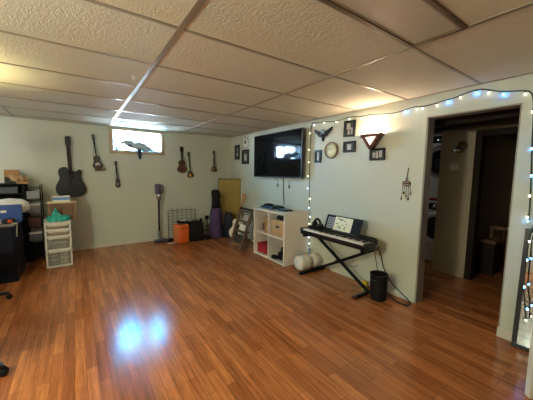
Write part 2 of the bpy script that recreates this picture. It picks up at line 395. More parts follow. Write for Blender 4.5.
t = thing('storage_box', 'dim box on the floor of the inner room', 'box', (4.55, 1.24, 0))
MB().box(-.12, .12, -.1, .1, 0, .42, .006).build('body', M['darkwood'], t)
MB().box(-.125, .125, -.105, .105, .42, .46, .006).build('lid', M['brownwood'], t)

# ------------------------------------------------------------------ ceiling light panel
t = thing('ceiling_light', 'unlit recessed ceiling light panel in a bronze metal frame', 'ceiling light', (1.085, .765, H))
b = MB(); frame_box(b, -.585, .585, -.143, .143, .022, -.014, .0, 'xy', .002); b.build('frame', M['bronze'], t)
b = MB(); frame_box(b, -.563, .563, -.121, .121, .012, -.008, 0, 'xy', .001); b.build('inner_rim', M['tee'], t)
MB().box(-.552, .552, -.11, .11, -.006, -.001).build('diffuser', M['diffuser'], t)

# ------------------------------------------------------------------ instruments on the far wall
def bout(cx, z0, z1, wl, wu, ww, n=40, cut=False):
    # guitar body outline; wl lower half-width, wu upper, ww waist
    Hh = z1 - z0; pts = []
    def half(t):
        if t < .33: return wl * math.sqrt(max(0, 1 - ((.33 - t) / .33) ** 2)) if t < .33 else wl
        if t < .62:
            u = (t - .33) / .29; return wl + (ww - wl) * (3 * u * u - 2 * u ** 3)
        if t < .82:
            u = (t - .62) / .20; return ww + (wu - ww) * (3 * u * u - 2 * u ** 3)
        u = (t - .82) / .18; return wu * math.sqrt(max(0, 1 - u * u)) * .75 + wu * .25 * (1 - u)
    ts = [0.5 - .5 * math.cos(PI * i / n) for i in range(n + 1)]
    R = []; Lf = []
    for tt in ts:
        h = half(tt); hr = h
        if cut and tt > .78:
            u = (tt - .78) / .22
            hr = h * (1 - .75 * math.sin(min(1, u * 1.6) * PI / 2))
        R.append((cx + max(hr, .001), z0 + Hh * tt)); Lf.append((cx - max(h, .001), z0 + Hh * tt))
    return R + Lf[::-1]
def smooth_loop(P_, k=4):
    out = []; n = len(P_)
    for i in range(n):
        p0, p1, p2, p3 = (Vector(P_[(i + d) % n]) for d in (-1, 0, 1, 2))
        for j in range(k):
            t = j / k; out.append(tuple(0.5 * ((2 * p1) + (-p0 + p2) * t + (2 * p0 - 5 * p1 + 4 * p2 - p3) * t * t + (-p0 + 3 * p1 - 3 * p2 + p3) * t ** 3)))
    return out
CUTAWAY = smooth_loop([(0, 0), (-.10, .005), (-.165, .04), (-.20, .11), (-.195, .18), (-.165, .25), (-.145, .30), (-.15, .36), (-.155, .41), (-.135, .455), (-.09, .478), (-.05, .475), (-.03, .45),
    (.03, .42), (.05, .405), (.075, .415), (.11, .44), (.135, .43), (.145, .40), (.135, .36), (.13, .31), (.15, .25), (.185, .18), (.20, .11), (.165, .04), (.10, .005)])
def stringed(name, label, cat, loc, tilt, body, th, nl, nw, hl, hw, bm_, nm, hm, hole=.04, cut=False, pegs=3, top=None, group=None, strings=True, ry=0, outline=None):
    # local frame: plane xz, front faces -y, z=0 at the body's bottom
    wl, wu, ww, bh = body
    t = thing(name, label, cat, loc, 0, group, (ry, tilt, 0))
    o = MB().prism(outline or bout(0, 0, bh, wl, wu, ww, cut=cut), -th, 0).build('body', bm_, t)
    mod = o.modifiers.new('b', 'BEVEL'); mod.width = min(.006, th * .2); mod.segments = 2; mod.limit_method = 'ANGLE'
    if top: MB().prism(bout(0, .006, bh - .006, wl - .006, wu - .006, ww - .006, cut=cut), -th - .002, -th + .001).build('soundboard', top, t)
    if hole: 
        MB().lathe([(0, -.002), (hole, -.002), (hole * 1.0, 0), (0, 0)], (0, -th - .002, bh * .62), 'y', 20).build('soundhole', M['ink'], t)
    MB().box(-wl * .3, wl * .3, -th - .009, -th, bh * .27, bh * .31, .002).build('bridge', M['darkwood'], t)
    MB().box(-nw / 2, nw / 2, -th - .010, -th + .012, bh * .72, bh + nl, .003).build('neck', nm, t)
    zt = bh + nl
    h = MB().prism([(-nw * .5, zt), (-hw * .5, zt + hl * .25), (-hw * .5, zt + hl * .9), (-hw * .25, zt + hl), (hw * .25, zt + hl), (hw * .5, zt + hl * .9), (hw * .5, zt + hl * .25), (nw * .5, zt)], -th - .006, -th + .010).build('headstock', hm, t)
    for s in (-1, 1):
        for k in range(pegs):
            z = zt + hl * (.35 + .5 * k / max(1, pegs - 1))
            MB().tube([(s * hw * .45, -th + .002, z), (s * (hw * .5 + .012), -th + .002, z)], .005 if hw > .04 else .004).build('tuning_peg', M['chrome'], t)
    if strings:
        b = MB()
        for k in range(4):
            x = (k - 1.5) * nw * .2
            b.tube([(x, -th - .0115, bh * .3), (x * .8, -th - .0115, zt + hl * .2)], .0008, 4)
        b.build('strings', M['chrome'], t)
    return t
YG = YB - .003
stringed('acoustic_guitar', 'black cutaway guitar hung on the far wall, the biggest one', 'guitar', (-.062, YG, .885), math.radians(-1), (.2, .155, .13, .49), .085, .30, .055, .165, .075,
         M['blackgloss'], M['darkwood'], M['black'], .045, True, 3, outline=CUTAWAY)
stringed('ukulele', 'brown ukulele hung on the far wall right of the window', 'ukulele', (1.715, YG, 1.285), math.radians(-1.5), (.092, .07, .055, .255), .055, .15, .034, .105, .062,
         M['mahogany'], M['darkwood'], M['darkwood'], .026, False, 2, M['mahogany'])
# slender folk instruments: long neck with small round body
def folk(name, label, loc, tilt, L, bw, bh, bmat, acc, base=None, taper=True):
    t = thing(name, label, 'wall ornament', loc, 0, 'slim stringed ornaments on the far wall', (0, tilt, 0))
    MB().prism(bout(0, 0, bh, bw, bw * .62, bw * .58, 24), -.045, 0).build('body', bmat, t)
    MB().lathe([(0, -.004), (bw * .5, -.003), (bw * .52, 0)], (0, -.045, bh * .36), 'y', 16).build('rosette', acc, t)
    b = MB(); b.bar((0, -.035, bh * .8), (0, -.03, L * .84), .02, .018, .003); b.build('neck', M['darkwood'], t)
    b = MB(); b.box(-.016, .016, -.045, -.018, L * .82, L, .004); b.build('pegbox', M['spruce'], t)
    for k in range(2):
        for s in (-1, 1): MB().tube([(0, -.03, L * (.88 + .06 * k)), (s * .035, -.03, L * (.89 + .06 * k))], .004).build('tuning_peg', M['darkwood'], t)
    if taper:
        for s in (-1, 1):
            b = MB(); b.tube([(s * bw * .75, -.048, bh * .5), (s * .006, -.048, L * .86)], .003, 6); b.build('cord', M['spruce'], t)
    if base: MB().box(-bw * .7, bw * 1.3, -.05, -.005, -.012, .012, .004).build('foot', base, t)
    return t
folk('folk_fiddle', 'dark patterned folk fiddle between the black guitar and the window', (.316, YG, 1.325), math.radians(-6), .585, .075, .24, M['spruce'], M['chrome'], M['mahogany'])
folk('folk_lute', 'thin ornament hung below the lower left window corner', (.594, YG, 1.02), math.radians(-3), .46, .042, .17, M['spruce'], M['chrome'])
folk('folk_lute', 'thin ornament with shiny gold round end, right beside the ukulele', (1.885, YG, 1.195), math.radians(-4.5), .51, .066, .14, M['spruce'], M['brass'], taper=False)
folk('folk_lute', 'small ornament hung by itself at the far right of the back wall', (2.39, YG, 1.315), math.radians(-1), .44, .068, .12, M['brownwood'], M['bronze'])

# bird in front of the window
t = thing('bird_ornament', 'grey bird ornament with spread wings hung across the window', 'ornament', (.93, YB - .03, 1.75))
MB().ell((-.01, 0, -.005), (.13, .03, .055), 20, Matrix.Rotation(math.radians(16), 3, 'Y')).build('body', M['steelblue'], t)
MB().prism([(-.02, .045), (-.10, .10), (-.20, .10), (-.30, .05), (-.285, .025), (-.22, .02), (-.16, -.015), (-.11, -.04), (-.05, -.05), (.02, -.03)], -.02, .0).build('wing', M['steelblue'], t)
MB().prism([(-.04, .045), (.03, .085), (.12, .06), (.21, .0), (.285, -.075), (.19, -.08), (.10, -.09), (.02, -.06), (-.03, -.02)], -.014, .006).build('wing', M['steelblue'], t)
MB().prism([(-.015, -.04), (.045, -.05), (.055, -.12), (.045, -.215), (.01, -.23), (-.005, -.15)], -.03, -.012).build('tail', M['darkfeather'], t)
MB().ell((-.13, -.02, .0), (.035, .026, .028), 14).build('head', M['darkfeather'], t)
t = thing('glass_jar', 'tiny pale jar on the window ledge at left', 'jar', (.605, YB + .06, WZ0 + .011))
MB().lathe([(0, 0), (.026, 0), (.026, .05), (.02, .06), (0, .06)]).build('body', M['stone'], t)
MB().lathe([(0, .06), (.022, .06), (.022, .072), (0, .072)]).build('lid', M['grey'], t)

# ------------------------------------------------------------------ right wall: television, pictures, clock, sconce
tv = thing('television', 'large black flat television on the right wall', 'television', (XR - .06, 3.62, 1.6))
MB().box(-.04, 0, -.645, .645, -.365, .365, .006).build('cabinet', M['black'], tv)
MB().box(-.043, -.038, -.636, .636, -.345, .356, .001).build('screen', M['screen'], tv)
b = MB(); frame_box(b, -.645, .645, -.365, .365, .012, -.046, -.036, 'yz', .002); b.build('bezel', M['black'], tv)
MB().box(0, .06, -.2, .2, -.15, .15, .004).build('wall_bracket', M['metal'], tv)
b = MB(); b.tube([(XR - .02, 3.50, 1.25), (XR - .012, 3.50, 1.0), (XR - .014, 3.48, .85), (XR - .03, 3.46, .80)], .006, 8, 6)
tag(b.build('power_cord', M['blackmatte']), 'black cord hanging from the television down behind the white cube shelf', 'cord')
for yy, zz, lab in ((3.66, 1.10, 'left dangling black plug tip below the television'), (3.36, 1.09, 'right dangling black plug tip below the television')):
    t = thing('dangling_plug', lab, 'plug', (XR - .012, yy, zz), group='plugs below the television')
    MB().tube([(0, 0, .03), (.002, 0, .08), (-.02, 0, .11), (-.05, 0, 1.2355 - zz)], .003, 6, 3).build('lead', M['blackmatte'], t)
    MB().box(-.008, .008, -.01, .01, -.02, .03, .003).build('plug_body', M['black'], t)

def picture(label, y0, y1, z0, z1, inner, border=.026, mt=None, depth=.02, tilt=0):
    t = thing('picture_frame', label, 'picture', (XR, (y0 + y1) / 2, (z0 + z1) / 2), group='framed pictures on the right wall', rot=(tilt, 0, 0))
    hw, hh = (y1 - y0) / 2, (z1 - z0) / 2
    b = MB(); frame_box(b, -hw, hw, -hh, hh, border, -depth, 0, 'yz', .003); b.build('frame', M['blackgloss'], t)
    MB().box(-depth * .4, -.001, -hw + border * .9, hw - border * .9, -hh + border * .9, hh - border * .9).build('print', mt or M['photodark'], t)
    return t, hw, hh
def pic_figures(t, hw, hh, shapes):
    for (a0, a1, c0, c1) in shapes: MB().box(-.0105, -.007, a0 * hw, a1 * hw, c0 * hh, c1 * hh, .0015).build('pale_figure', M['photo'], t)
p = picture('tall black frame nearest the corner, left of the oval clock', 4.98, 5.17, 1.58, 1.88, 0, .035)
pic_figures(*p, [(-.2, .2, .2, .5), (-.3, .3, -.5, -.1)])
p = picture('tall black framed print below the oval clock, left of the television', 4.61, 4.87, 1.48, 1.765, 0, .035, M['photodark'])
pic_figures(*p, [(-.35, .35, -.5, .35)])
p = picture('small upright black frame right below the winged ornament', 2.685, 2.81, 1.46, 1.635, 0, .024)
pic_figures(*p, [(-.25, .25, -.6, .6)])
p = picture('large upright black frame hung highest, under the ceiling lights', 2.14, 2.31, 1.765, 1.962, 0, .026, tilt=math.radians(2))
pic_figures(*p, [(-.55, -.25, -.7, .1), (-.1, .5, -.1, .65), (-.45, .5, -.02, .12), (0, .25, -.8, -.2)])
p = picture('small black frame right of the round clock', 2.125, 2.31, 1.575, 1.71, 0, .028)
pic_figures(*p, [(-.3, .35, -.5, .5)])
p = picture('wide black frame directly under the glowing sconce', 1.735, 1.925, 1.465, 1.60, 0, .022)
pic_figures(*p, [(.25, .6, -.5, .3), (-.1, .15, -.6, .5), (-.6, -.25, -.5, .6)])
# clocks
t = thing('oval_clock', 'white oval wall clock above the framed print left of the television', 'clock', (XR, 4.73, 1.90))
MB().lathe([(.0, -.02), (.09, -.022), (.105, -.012), (.108, 0), (0, 0)], (0, 0, 0), 'x', 32, (1.05, .95)).build('case', M['whiteplastic'], t)
MB().box(-.028, -.021, -.006, .006, 0, .06, .001).build('clock_hand', M['ink'], t)
MB().bar((-.026, 0, 0), (-.026, -.04, .02), .006, .008, .001, (1, 0, 0)).build('clock_hand', M['ink'], t)
MB().box(-.026, -.020, -.03, .03, -.02, .015, .001).build('dark_mark', M['ink'], t)
t = thing('round_clock', 'round cream faced wall clock with dark brass rim', 'clock', (XR, 2.505, 1.617))
b = MB(); b.lathe([(.093, -.012), (.097, -.03), (.106, -.03), (.11, 0), (.093, 0)], (0, 0, 0), 'x', 36); b.build('rim', M['bronze'], t)
MB().lathe([(0, -.015), (.096, -.015), (.096, -.002), (0, -.002)], (0, 0, 0), 'x', 36).build('clock_face', M['clockface'], t)
b = MB()
for k in range(12):
    a = k * PI / 6; b.bar((-.0165, math.sin(a) * .076, math.cos(a) * .076), (-.0165, math.sin(a) * .088, math.cos(a) * .088), .004, .002, 0, (1, 0, 0))
b.build('hour_marks', M['ink'], t)
MB().bar((-.019, 0, 0), (-.019, .035, .03), .006, .002, 0, (1, 0, 0)).build('clock_hand', M['ink'], t)
MB().bar((-.021, 0, 0), (-.021, -.05, .045), .004, .002, 0, (1, 0, 0)).build('clock_hand', M['ink'], t)
# winged wall ornament
t = thing('winged_ornament', 'dark winged metal ornament above the round clock', 'wall ornament', (XR, 2.66, 1.85))
for s in (1, -1):
    MB().prism([(s * .02, .02), (s * .09, .045), (s * .165, .075), (s * .15, .045), (s * .155, .03), (s * .125, .02), (s * .12, .0), (s * .09, -.005), (s * .08, -.025), (s * .07, -.04), (s * .03, -.045)], -.024, -.004, 'yz').build('wing', M['metal'], t)
MB().ell((-.02, 0, .01), (.022, .04, .05), 16).build('body', M['metal'], t)
MB().ell((-.035, -.012, .02), (.018, .034, .034), 14).build('skull_cap', M['stone'], t)
MB().prism([(-.03, -.02), (.03, -.02), (.012, -.09), (-.004, -.105), (-.02, -.07)], -.022, -.003, 'yz').build('tail', M['metal'], t)
# sconce
sc = thing('wall_sconce', 'glowing triangular wood framed wall sconce', 'wall light', (XR, 1.87, 1.665))
TZ, BZ, DP = .08, -.077, .094
def plate(pts, inset, thick, off=0.0, name='panel', m_=None):
    p, q, r = [Vector(v) for v in pts]; c = (p + q + r) / 3; n = (q - p).cross(r - p).normalized()
    if n.x > 0: n = -n
    b = MB(); vs = [c + (v - c) * inset + n * off for v in (p, q, r)]
    a = [b.bm.verts.new(v) for v in vs]; d = [b.bm.verts.new(v - n * thick) for v in vs]
    b.bm.faces.new(a); b.bm.faces.new(d[::-1])
    for i in range(3): b.bm.faces.new((a[i], d[i], d[(i + 1) % 3], a[(i + 1) % 3]))
    return b.build(name, m_, sc)
fl_, fr_, fb_ = Vector((-DP, .112, TZ)), Vector((-DP, -.115, TZ)), Vector((-DP, 0, BZ))
bl_, br_, bb_ = Vector((-.0005, .20, TZ)), Vector((-.0005, -.10, TZ)), Vector((-.0005, .03, BZ - .008))
plate((fl_, fr_, fb_), 1.0, .008, 0, 'front_panel', M['mahogany'])
for tri in ((bl_, fl_, fb_), (bl_, fb_, bb_), (fr_, br_, fb_), (br_, bb_, fb_)): plate(tri, 1.0, .005, 0, 'side_panel', M['mahogany'])
plate((fl_, fr_, fb_), .56, .004, .003, 'front_glass', M['sconceglass'])
plate((bl_, fl_, fb_), .52, .004, .003, 'side_glass', M['sconceglass'])
b = MB()
for p_, q_ in ((fl_, fr_), (fl_, fb_), (fr_, fb_), (bl_, fl_), (br_, fr_)): b.bar(p_, q_, .022, .022, .003)
b.build('frame', M['mahogany'], sc)
# dream catcher like wall ornament
t = thing('dreamcatcher', 'little beaded wall hanging left of the doorway', 'wall ornament', (XR - .008, 1.478, 1.21))
b = MB(); b.tube([(0, -.01, .17), (0, 0, .05)], .004, 6); b.build('cord', M['darkwood'], t)
b = MB(); b.tube([(0, .04 * math.cos(a), .04 * math.sin(a) * .6 + .01) for a in [2 * PI * k / 20 for k in range(21)]], .006, 6); b.tube([(0, -.035, .01), (0, .035, .01)], .008, 6); b.tube([(0, 0, -.014), (0, 0, .034)], .003, 6); b.build('ring', M['mahogany'], t)
for k in range(5):
    y = -.04 + .02 * k; d = -.09 - .03 * ((k * 2) % 3)
    b = MB(); b.tube([(0, y, -.005), (0, y * 1.2, d)], .002, 5); b.build('strand', M['darkwood'], t)
    MB().ell((0, y * 1.2, d), (.006, .009, .016), 8).build('bead', M['darkwood'] if k % 2 else M['bronze'], t)
MB().ell((0, 0, .055), (.008, .014, .014), 10).build('bead', M['chrome'], t)

# ------------------------------------------------------------------ string lights
def string_lights(name, label, pts, bulbs, loc):
    t = thing(name, label, 'string lights', loc)
    L = Vector(loc)
    MB().tube([Vector(p) - L for p in pts], .0045, 6, 4).build('cord', M['cord'], t)
    for (x, y, z, m_) in bulbs:
        p = Vector((x, y, z)) - L
        bo = MB().ell(p + Vector((0, 0, -.008)), (.0055, .0055, .009), 8).build('bulb', M[m_], t)
        MB().tube([p + Vector((0, 0, 0)), p + Vector((0, 0, .014))], .005, 6).build('socket', M['cord'], bo)
    return t
xs = XR - .012
path = [(2.87, .16), (2.872, .7), (2.885, .9), (2.905, 1.215), (2.90, 1.75), (2.885, 2.0), (2.80, 2.012), (2.60, 2.0), (2.42, 1.985), (2.24, 2.003), (2.05, 1.985), (1.93, 1.985), (1.80, 1.968), (1.653, 1.955), (1.55, 1.965), (1.447, 1.978), (1.36, 1.968), (1.279, 1.972), (1.19, 1.985), (1.098, 1.992), (.987, 2.018), (.896, 2.018), (.782, 1.975), (.70, 1.958), (.638, 1.946), (.598, 1.925), (.574, 1.834), (.557, 1.5), (.54, 1.2), (.533, .96)]
def interp(f):
    seg = [math.dist(path[i], path[i + 1]) for i in range(len(path) - 1)]; s = f * sum(seg)
    for i, d in enumerate(seg):
        if s <= d: return [path[i][k] + (path[i + 1][k] - path[i][k]) * s / d for k in (0, 1)]
        s -= d
    return path[-1]
bl = []
B_ = {'w': 'bulbwhite', 'c': 'bulbcool', 'b': 'bulbblue'}
for y, z, k in [(2.872, .22, 'c'), (2.864, .29, 'c'), (2.872, .38, 'c'), (2.872, .585, 'w'), (2.866, .69, 'c'), (2.886, .82, 'c'), (2.88, .95, 'w'), (2.93, 1.10, 'c'), (2.925, 1.28, 'w'), (2.92, 1.48, 'w'), (2.925, 1.66, 'w'), (2.915, 1.89, 'w'),
                (2.83, 1.99, 'c'), (2.645, 2.0, 'w'), (2.43, 1.98, 'w'), (2.23, 1.985, 'w'), (2.05, 1.968, 'w'), (1.935, 1.968, 'w'), (1.75, 1.95, 'c'), (1.645, 1.94, 'w'), (1.53, 1.955, 'b'), (1.42, 1.96, 'w'), (1.365, 1.955, 'c'),
                (1.235, 1.96, 'w'), (1.145, 1.972, 'b'), (1.05, 1.99, 'w'), (.935, 2.003, 'b'), (.85, 1.985, 'w'), (.755, 1.952, 'b'), (.625, 1.925, 'w'), (.574, 1.79, 'w'), (.557, 1.52, 'b'), (.544, 1.32, 'b'), (.54, 1.17, 'w'), (.539, 1.01, 'w'), (.535, .98, 'b')]:
    bl.append((xs - .006, y, z, B_[k]))
string_lights('string_lights', 'string of white and blue lights along the top of the right wall', [(xs, y, z) for y, z in path], bl, (xs, 2.9, .16))
pts2 = [(2.768, .50, .95), (2.755, .50, .93), (2.735, .502, .90), (2.72, .51, .8), (2.70, .51, .70), (2.69, .505, .5), (2.68, .485, .38), (2.675, .47, .24)]
string_lights('string_lights', 'short string of blue and white lights over the black framed mirror', pts2,
    [(2.718, .505, .84, 'bulbwhite'), (2.705, .505, .70, 'bulbblue'), (2.69, .50, .50, 'bulbblue'), (2.676, .468, .345, 'bulbblue'), (2.67, .468, .26, 'bulbwhite')], (2.755, .50, .93))
# leaning mirror
t = thing('leaning_mirror', 'black framed mirror leaning on the wall right of the doorway', 'mirror', (2.715, .37, 0), rot=(0, math.radians(3.6), 0))
b = MB(); frame_box(b, -.175, .175, .0, .92, .03, 0, .025, 'yz', .003); b.build('frame', M['black'], t)
MB().box(.006, .012, -.147, .147, .028, .892).build('glass', M['mirror'], t)

# ------------------------------------------------------------------ cube shelf and what it holds
SX0, SX1, SY0, SY1, SZ = 2.335, 2.775, 2.895, 3.70, .755
t = thing('cube_shelf', 'white four-cube shelf unit below the television', 'shelf', (SX0, SY0, 0))
D, Wd = SX1 - SX0, SY1 - SY0; pt = .03
MB().box(-.004, D, -.004, Wd + .004, SZ - pt, SZ, .003).build('top_panel', M['white'], t)
MB().box(0, D, pt, Wd - pt, .01, .01 + pt, .002).build('bottom_panel', M['white'], t)
for y in (0, Wd - pt): MB().box(0, D, y, y + pt, 0, SZ - pt, .002).build('side_panel', M['white'], t)
MB().box(.004, D - .01, Wd / 2 - .01, Wd / 2 + .01, .04, SZ - pt, .001).build('divider', M['white'], t)
for (a, c) in ((pt, Wd / 2 - .01), (Wd / 2 + .01, Wd - pt)): MB().box(.004, D - .01, a, c, .368, .388, .001).build('inner_shelf', M['white'], t)
MB().box(D - .01, D - .002, pt, Wd - pt, .04, SZ - pt).build('back_panel', M['white'], t)
LB, LT = .041, .3895
t = thing('wicker_basket', 'tan woven basket in the upper right cube', 'basket', (2.37, 2.945, LT))
b = MB()
for k in range(9): 
    z = .012 + k * .024
    o_ = .004 if k % 2 else 0
    frame_box(b, 0 - o_, .325 + o_, z - .012, z + .012, .001, 0, .001, 'yz') if False else b.box(-o_, .3 + o_, -o_, .315 + o_, z - .0118, z + .0118, .004)
b.build('body', M['wicker'], t)
MB().box(-.008, .308, -.008, .323, .218, .236, .005).build('rim', M['wicker'], t)
b = MB(); b.box(-.006, .001, .12, .2, .12, .16, .004); b.build('handle_slot', M['ink'], t)
t = thing('folded_bag', 'black folded bag lying on top of the wicker basket', 'bag', (2.42, 2.99, LT + .2365))
MB().box(0, .2, 0, .22, 0, .05, .022, None, 3).build('body', M['blackmatte'], t)
MB().tube([(.02, .04, .05), (.03, .08, .08), (.03, .14, .08), (.02, .18, .05)], .008, 6, 4).build('strap', M['blackmatte'], t)
t = thing('cardboard_box', 'brown box at the right side of the upper left cube', 'box', (2.36, 3.34, LT))
MB().box(0, .28, 0, .085, 0, .25, .003).build('body', M['cardboard'], t); MB().box(-.001, .281, .035, .05, .12, .251, .001).build('tape', M['palewood'], t)
t = thing('toiletry_case', 'small plum pouch standing in the upper left cube', 'pouch', (2.42, 3.50, LT))
MB().box(0, .12, 0, .08, 0, .12, .02, None, 3).build('body', mat('plum_fabric', rgb(92, 50, 66), .7, var=.15), t)
MB().tube([(.06, .015, .118), (.06, .04, .15), (.06, .065, .118)], .006, 6, 4).build('handle', M['blackmatte'], t)
t = thing('red_box', 'red fabric box in the lower left cube', 'box', (2.365, 3.40, LB))
MB().box(0, .26, 0, .235, 0, .14, .02, None, 3).build('body', M['red'], t); MB().box(-.004, .264, -.004, .239, .118, .15, .012).build('lid', M['red'], t)
t = thing('camera_bag', 'black lumpy camera bag in the lower right cube', 'bag', (2.37, 2.96, LB))
MB().box(0, .2, 0, .15, 0, .13, .04, None, 3).build('body', M['blackmatte'], t); MB().box(.03, .17, .02, .12, .12, .2, .035, None, 3).build('lid', M['blackmatte'], t)
MB().ell((.0, .2, .03), (.05, .07, .03), 14).build('strap_bundle', M['blackmatte'], t)
t = thing('game_console', 'black game console lying on the shelf top at its left end', 'console', (2.42, 3.30, SZ))
MB().box(0, .24, 0, .34, .006, .03, .006).build('body', M['black'], t); MB().box(.02, .22, .02, .32, .03, .044, .006).build('top_cover', M['blackgloss'], t)
MB().box(.03, .06, .03, .06, 0, .006).build('foot', M['blackmatte'], t)
t = thing('game_controller', 'black controller on top of the game console', 'controller', (2.47, 3.42, SZ + .044))
MB().box(0, .06, 0, .13, 0, .03, .014, None, 3).build('body', M['blackmatte'], t)
for y in (.015, .115): MB().ell((-.02, y, .014), (.03, .018, .013), 12).build('grip', M['blackmatte'], t)
t = thing('media_player', 'thin black box on the shelf top near its right end', 'media player', (2.45, 3.03, SZ))
MB().box(0, .14, 0, .2, .003, .024, .004).build('body', M['black'], t); MB().box(.01, .13, .01, .19, 0, .004).build('base', M['blackmatte'], t)

# ------------------------------------------------------------------ piano on its stand
KX0, KX1, KY0, KY1, KZ = 2.36, 2.665, 1.615, 2.615, .605
st = thing('keyboard_stand', 'black folding X-shaped stand under the electric piano', 'stand', (2.55, 2.12, 0))
zt = .515
MB().bar((0, .43, .022), (0, -.45, zt - .01), .034, .026, .004, (1, 0, 0)).build('leg', M['metal'], st)
MB().bar((.03, -.40, .022), (.03, .42, zt - .01), .034, .026, .004, (1, 0, 0)).build('leg', M['metal'], st)
for y, nm in ((.43, 'foot_bar'), (-.40, 'foot_bar')):
    o = MB().bar((-.205, y, .018), (.2, y, .018), .034, .028, .004).build(nm, M['metal'], st)
    for x in (-.21, .205): MB().box(x - .02, x + .02, y - .02, y + .02, .0, .037, .006).build('rubber_cap', M['mahogany'] if y < 0 and x < 0 else M['blackmatte'], o)
for y in (-.45, .42):
    o = MB().bar((-.19, y, zt), (.09, y, zt), .034, .026, .004).build('support_bar', M['metal'], st)
    MB().box(-.20, .10, y - .02, y + .02, zt + .012, .530, .004).build('pad', M['blackmatte'], o)
MB().lathe([(0, -.02), (.024, -.02), (.024, .05), (0, .05)], (0, .015, .255), 'x', 16).build('pivot_knob', M['blackmatte'], st)
kb = thing('electric_piano', 'black electric piano keyboard standing against the right wall', 'keyboard', (KX0, KY0, .531))
KL = KY1 - KY0; kz = KZ - .531
def end_outline(x0): return [(x0, .012), (x0 + .012, 0), (.16, 0), (.22, .02), (.28, .07), (.305, .11), (.305, KL - .05), (.29, KL - .015), (.26, KL), (x0 + .012, KL), (x0, KL - .012)]
o = MB().prism(end_outline(0), 0, kz - .02, 'xy').build('case', M['black'], kb); md = o.modifiers.new('b', 'BEVEL'); md.width = .006; md.segments = 2; md.limit_method = 'ANGLE'
o = MB().prism(end_outline(.14), kz - .025, kz + .012, 'xy').build('control_panel', M['blackmatte'], kb); md = o.modifiers.new('b', 'BEVEL'); md.width = .006; md.segments = 2; md.limit_method = 'ANGLE'
for y0, y1 in ((0, .042), (KL - .055, KL)): MB().box(0, .15, y0, y1, kz - .025, kz + .004, .008).build('end_cheek', M['black'], kb)
b = MB(); n = 36; kw = (KL - .102) / n
for k in range(n): b.box(.006, .142, .044 + k * kw + .0008, .044 + (k + 1) * kw - .0008, kz - .022, kz - .002, .0012)
b.build('white_keys', M['whiteplastic'], kb)
b = MB()
for k in range(n - 1):
    if k % 7 in (0, 1, 3, 4, 5): b.box(.052, .142, .044 + (k + 1) * kw - .006, .044 + (k + 1) * kw + .006, kz - .004, kz + .009, .002)
b.build('black_keys', M['blackgloss'], kb)
b = MB()
for k in range(9): b.box(.19, .205, .25 + .045 * k, .275 + .045 * k, kz + .011, kz + .015, .001)
b.build('buttons', M['grey'], kb)
MB().box(.17, .215, KL / 2 + .12, KL / 2 + .24, kz + .011, kz + .014, .001).build('display', M['darkglass'], kb)
b = MB()
for k in range(6): b.box(.16, .27, KL - .22 + .022 * k, KL - .21 + .022 * k, kz + .0115, kz + .013)
b.build('speaker_grille', M['ink'], kb)
R_rest = Matrix.Rotation(math.radians(20), 3, 'Y')
mr = MB(); mr.box(.24, .25, .245, .775, kz + .012, kz + .195, .004, R_rest); mr.build('music_rest', M['blackmatte'], kb)
# papers on the rest
kp = thing('sheet_music', 'pale sheets of music on the piano music rest', 'sheet music', (KX0 + .236, KY0 + .50, .605 + .10), rot=(0, math.radians(20), 0))
MB().box(-.002, .0, -.13, .13, -.083, .083).build('page', M['sheet'], kp)
b = MB(); r2 = random.Random(3)
for k in range(16):
    y = r2.uniform(-.11, .09); z = r2.uniform(-.06, .06); b.box(-.003, -.0018, y, y + r2.uniform(.008, .03), z, z + r2.uniform(.004, .014))
b.build('printed_notes', M['ink'], kp)
kp2 = thing('sheet_music', 'smaller greyer sheet at the left of the piano music rest', 'sheet music', (KX0 + .2345, KY0 + .69, .605 + .098), rot=(0, math.radians(20), 0))
MB().box(-.002, .0, -.05, .05, -.07, .07).build('page', mat('grey_print', rgb(150, 150, 156), .6, var=.5, vscale=30), kp2)
b = MB(); [b.box(-.003, -.0018, -.035, .035, -.05 + .03 * k, -.042 + .03 * k) for k in range(4)]; b.build('printed_notes', M['ink'], kp2)
t = thing('headphones', 'black headphones lying on the left end of the piano', 'headphones', (KX0 + .13, KY1 - .16, KZ + .0125))
b = MB(); b.tube([(.03 * math.cos(a) + .03, .085 * math.cos(a), .035 + .075 * math.sin(a)) for a in [PI * k / 12 for k in range(13)]], .016, 8); b.build('headband', M['blackmatte'], t)
for s in (-1, 1): MB().ell((s * .03 + .03, s * .08, .038), (.045, .034, .038), 14).build('ear_cup', M['black'], t)
# cords
b = MB(); b.tube([(2.61, 1.71, .555), (2.68, 1.74, .548), (2.75, 1.765, .53), (2.778, 1.75, .47), (2.78, 1.716, .404), (2.78, 1.672, .266), (2.78, 1.568, .128), (2.775, 1.452, .059), (2.755, 1.35, .006), (2.66, 1.335, .006), (2.66, 1.44, .006), (2.73, 1.56, .006), (2.765, 1.60, .02)], .005, 8, 6)
tag(b.build('power_cord', M['blackmatte']), 'black cord looping from the piano to the floor by the doorway', 'cord')
b = MB(); b.tube([(2.60, 1.69, .528), (2.60, 1.66, .40), (2.585, 1.62, .28), (2.575, 1.60, .276)], .004, 8, 5)
tag(b.build('pedal_cord', M['blackmatte']), 'thin black cord hanging from the piano into the black bin', 'cord')
b = MB(); b.tube([(2.69, 2.48, .53), (2.74, 2.47, .45), (2.765, 2.40, .30), (2.77, 2.25, .19), (2.772, 2.1, .16), (2.772, 2.0, .2)], .003, 8, 6)
tag(b.build('thin_cord', M['blackmatte']), 'thin dark cord drooping on the wall behind the piano stand', 'cord')
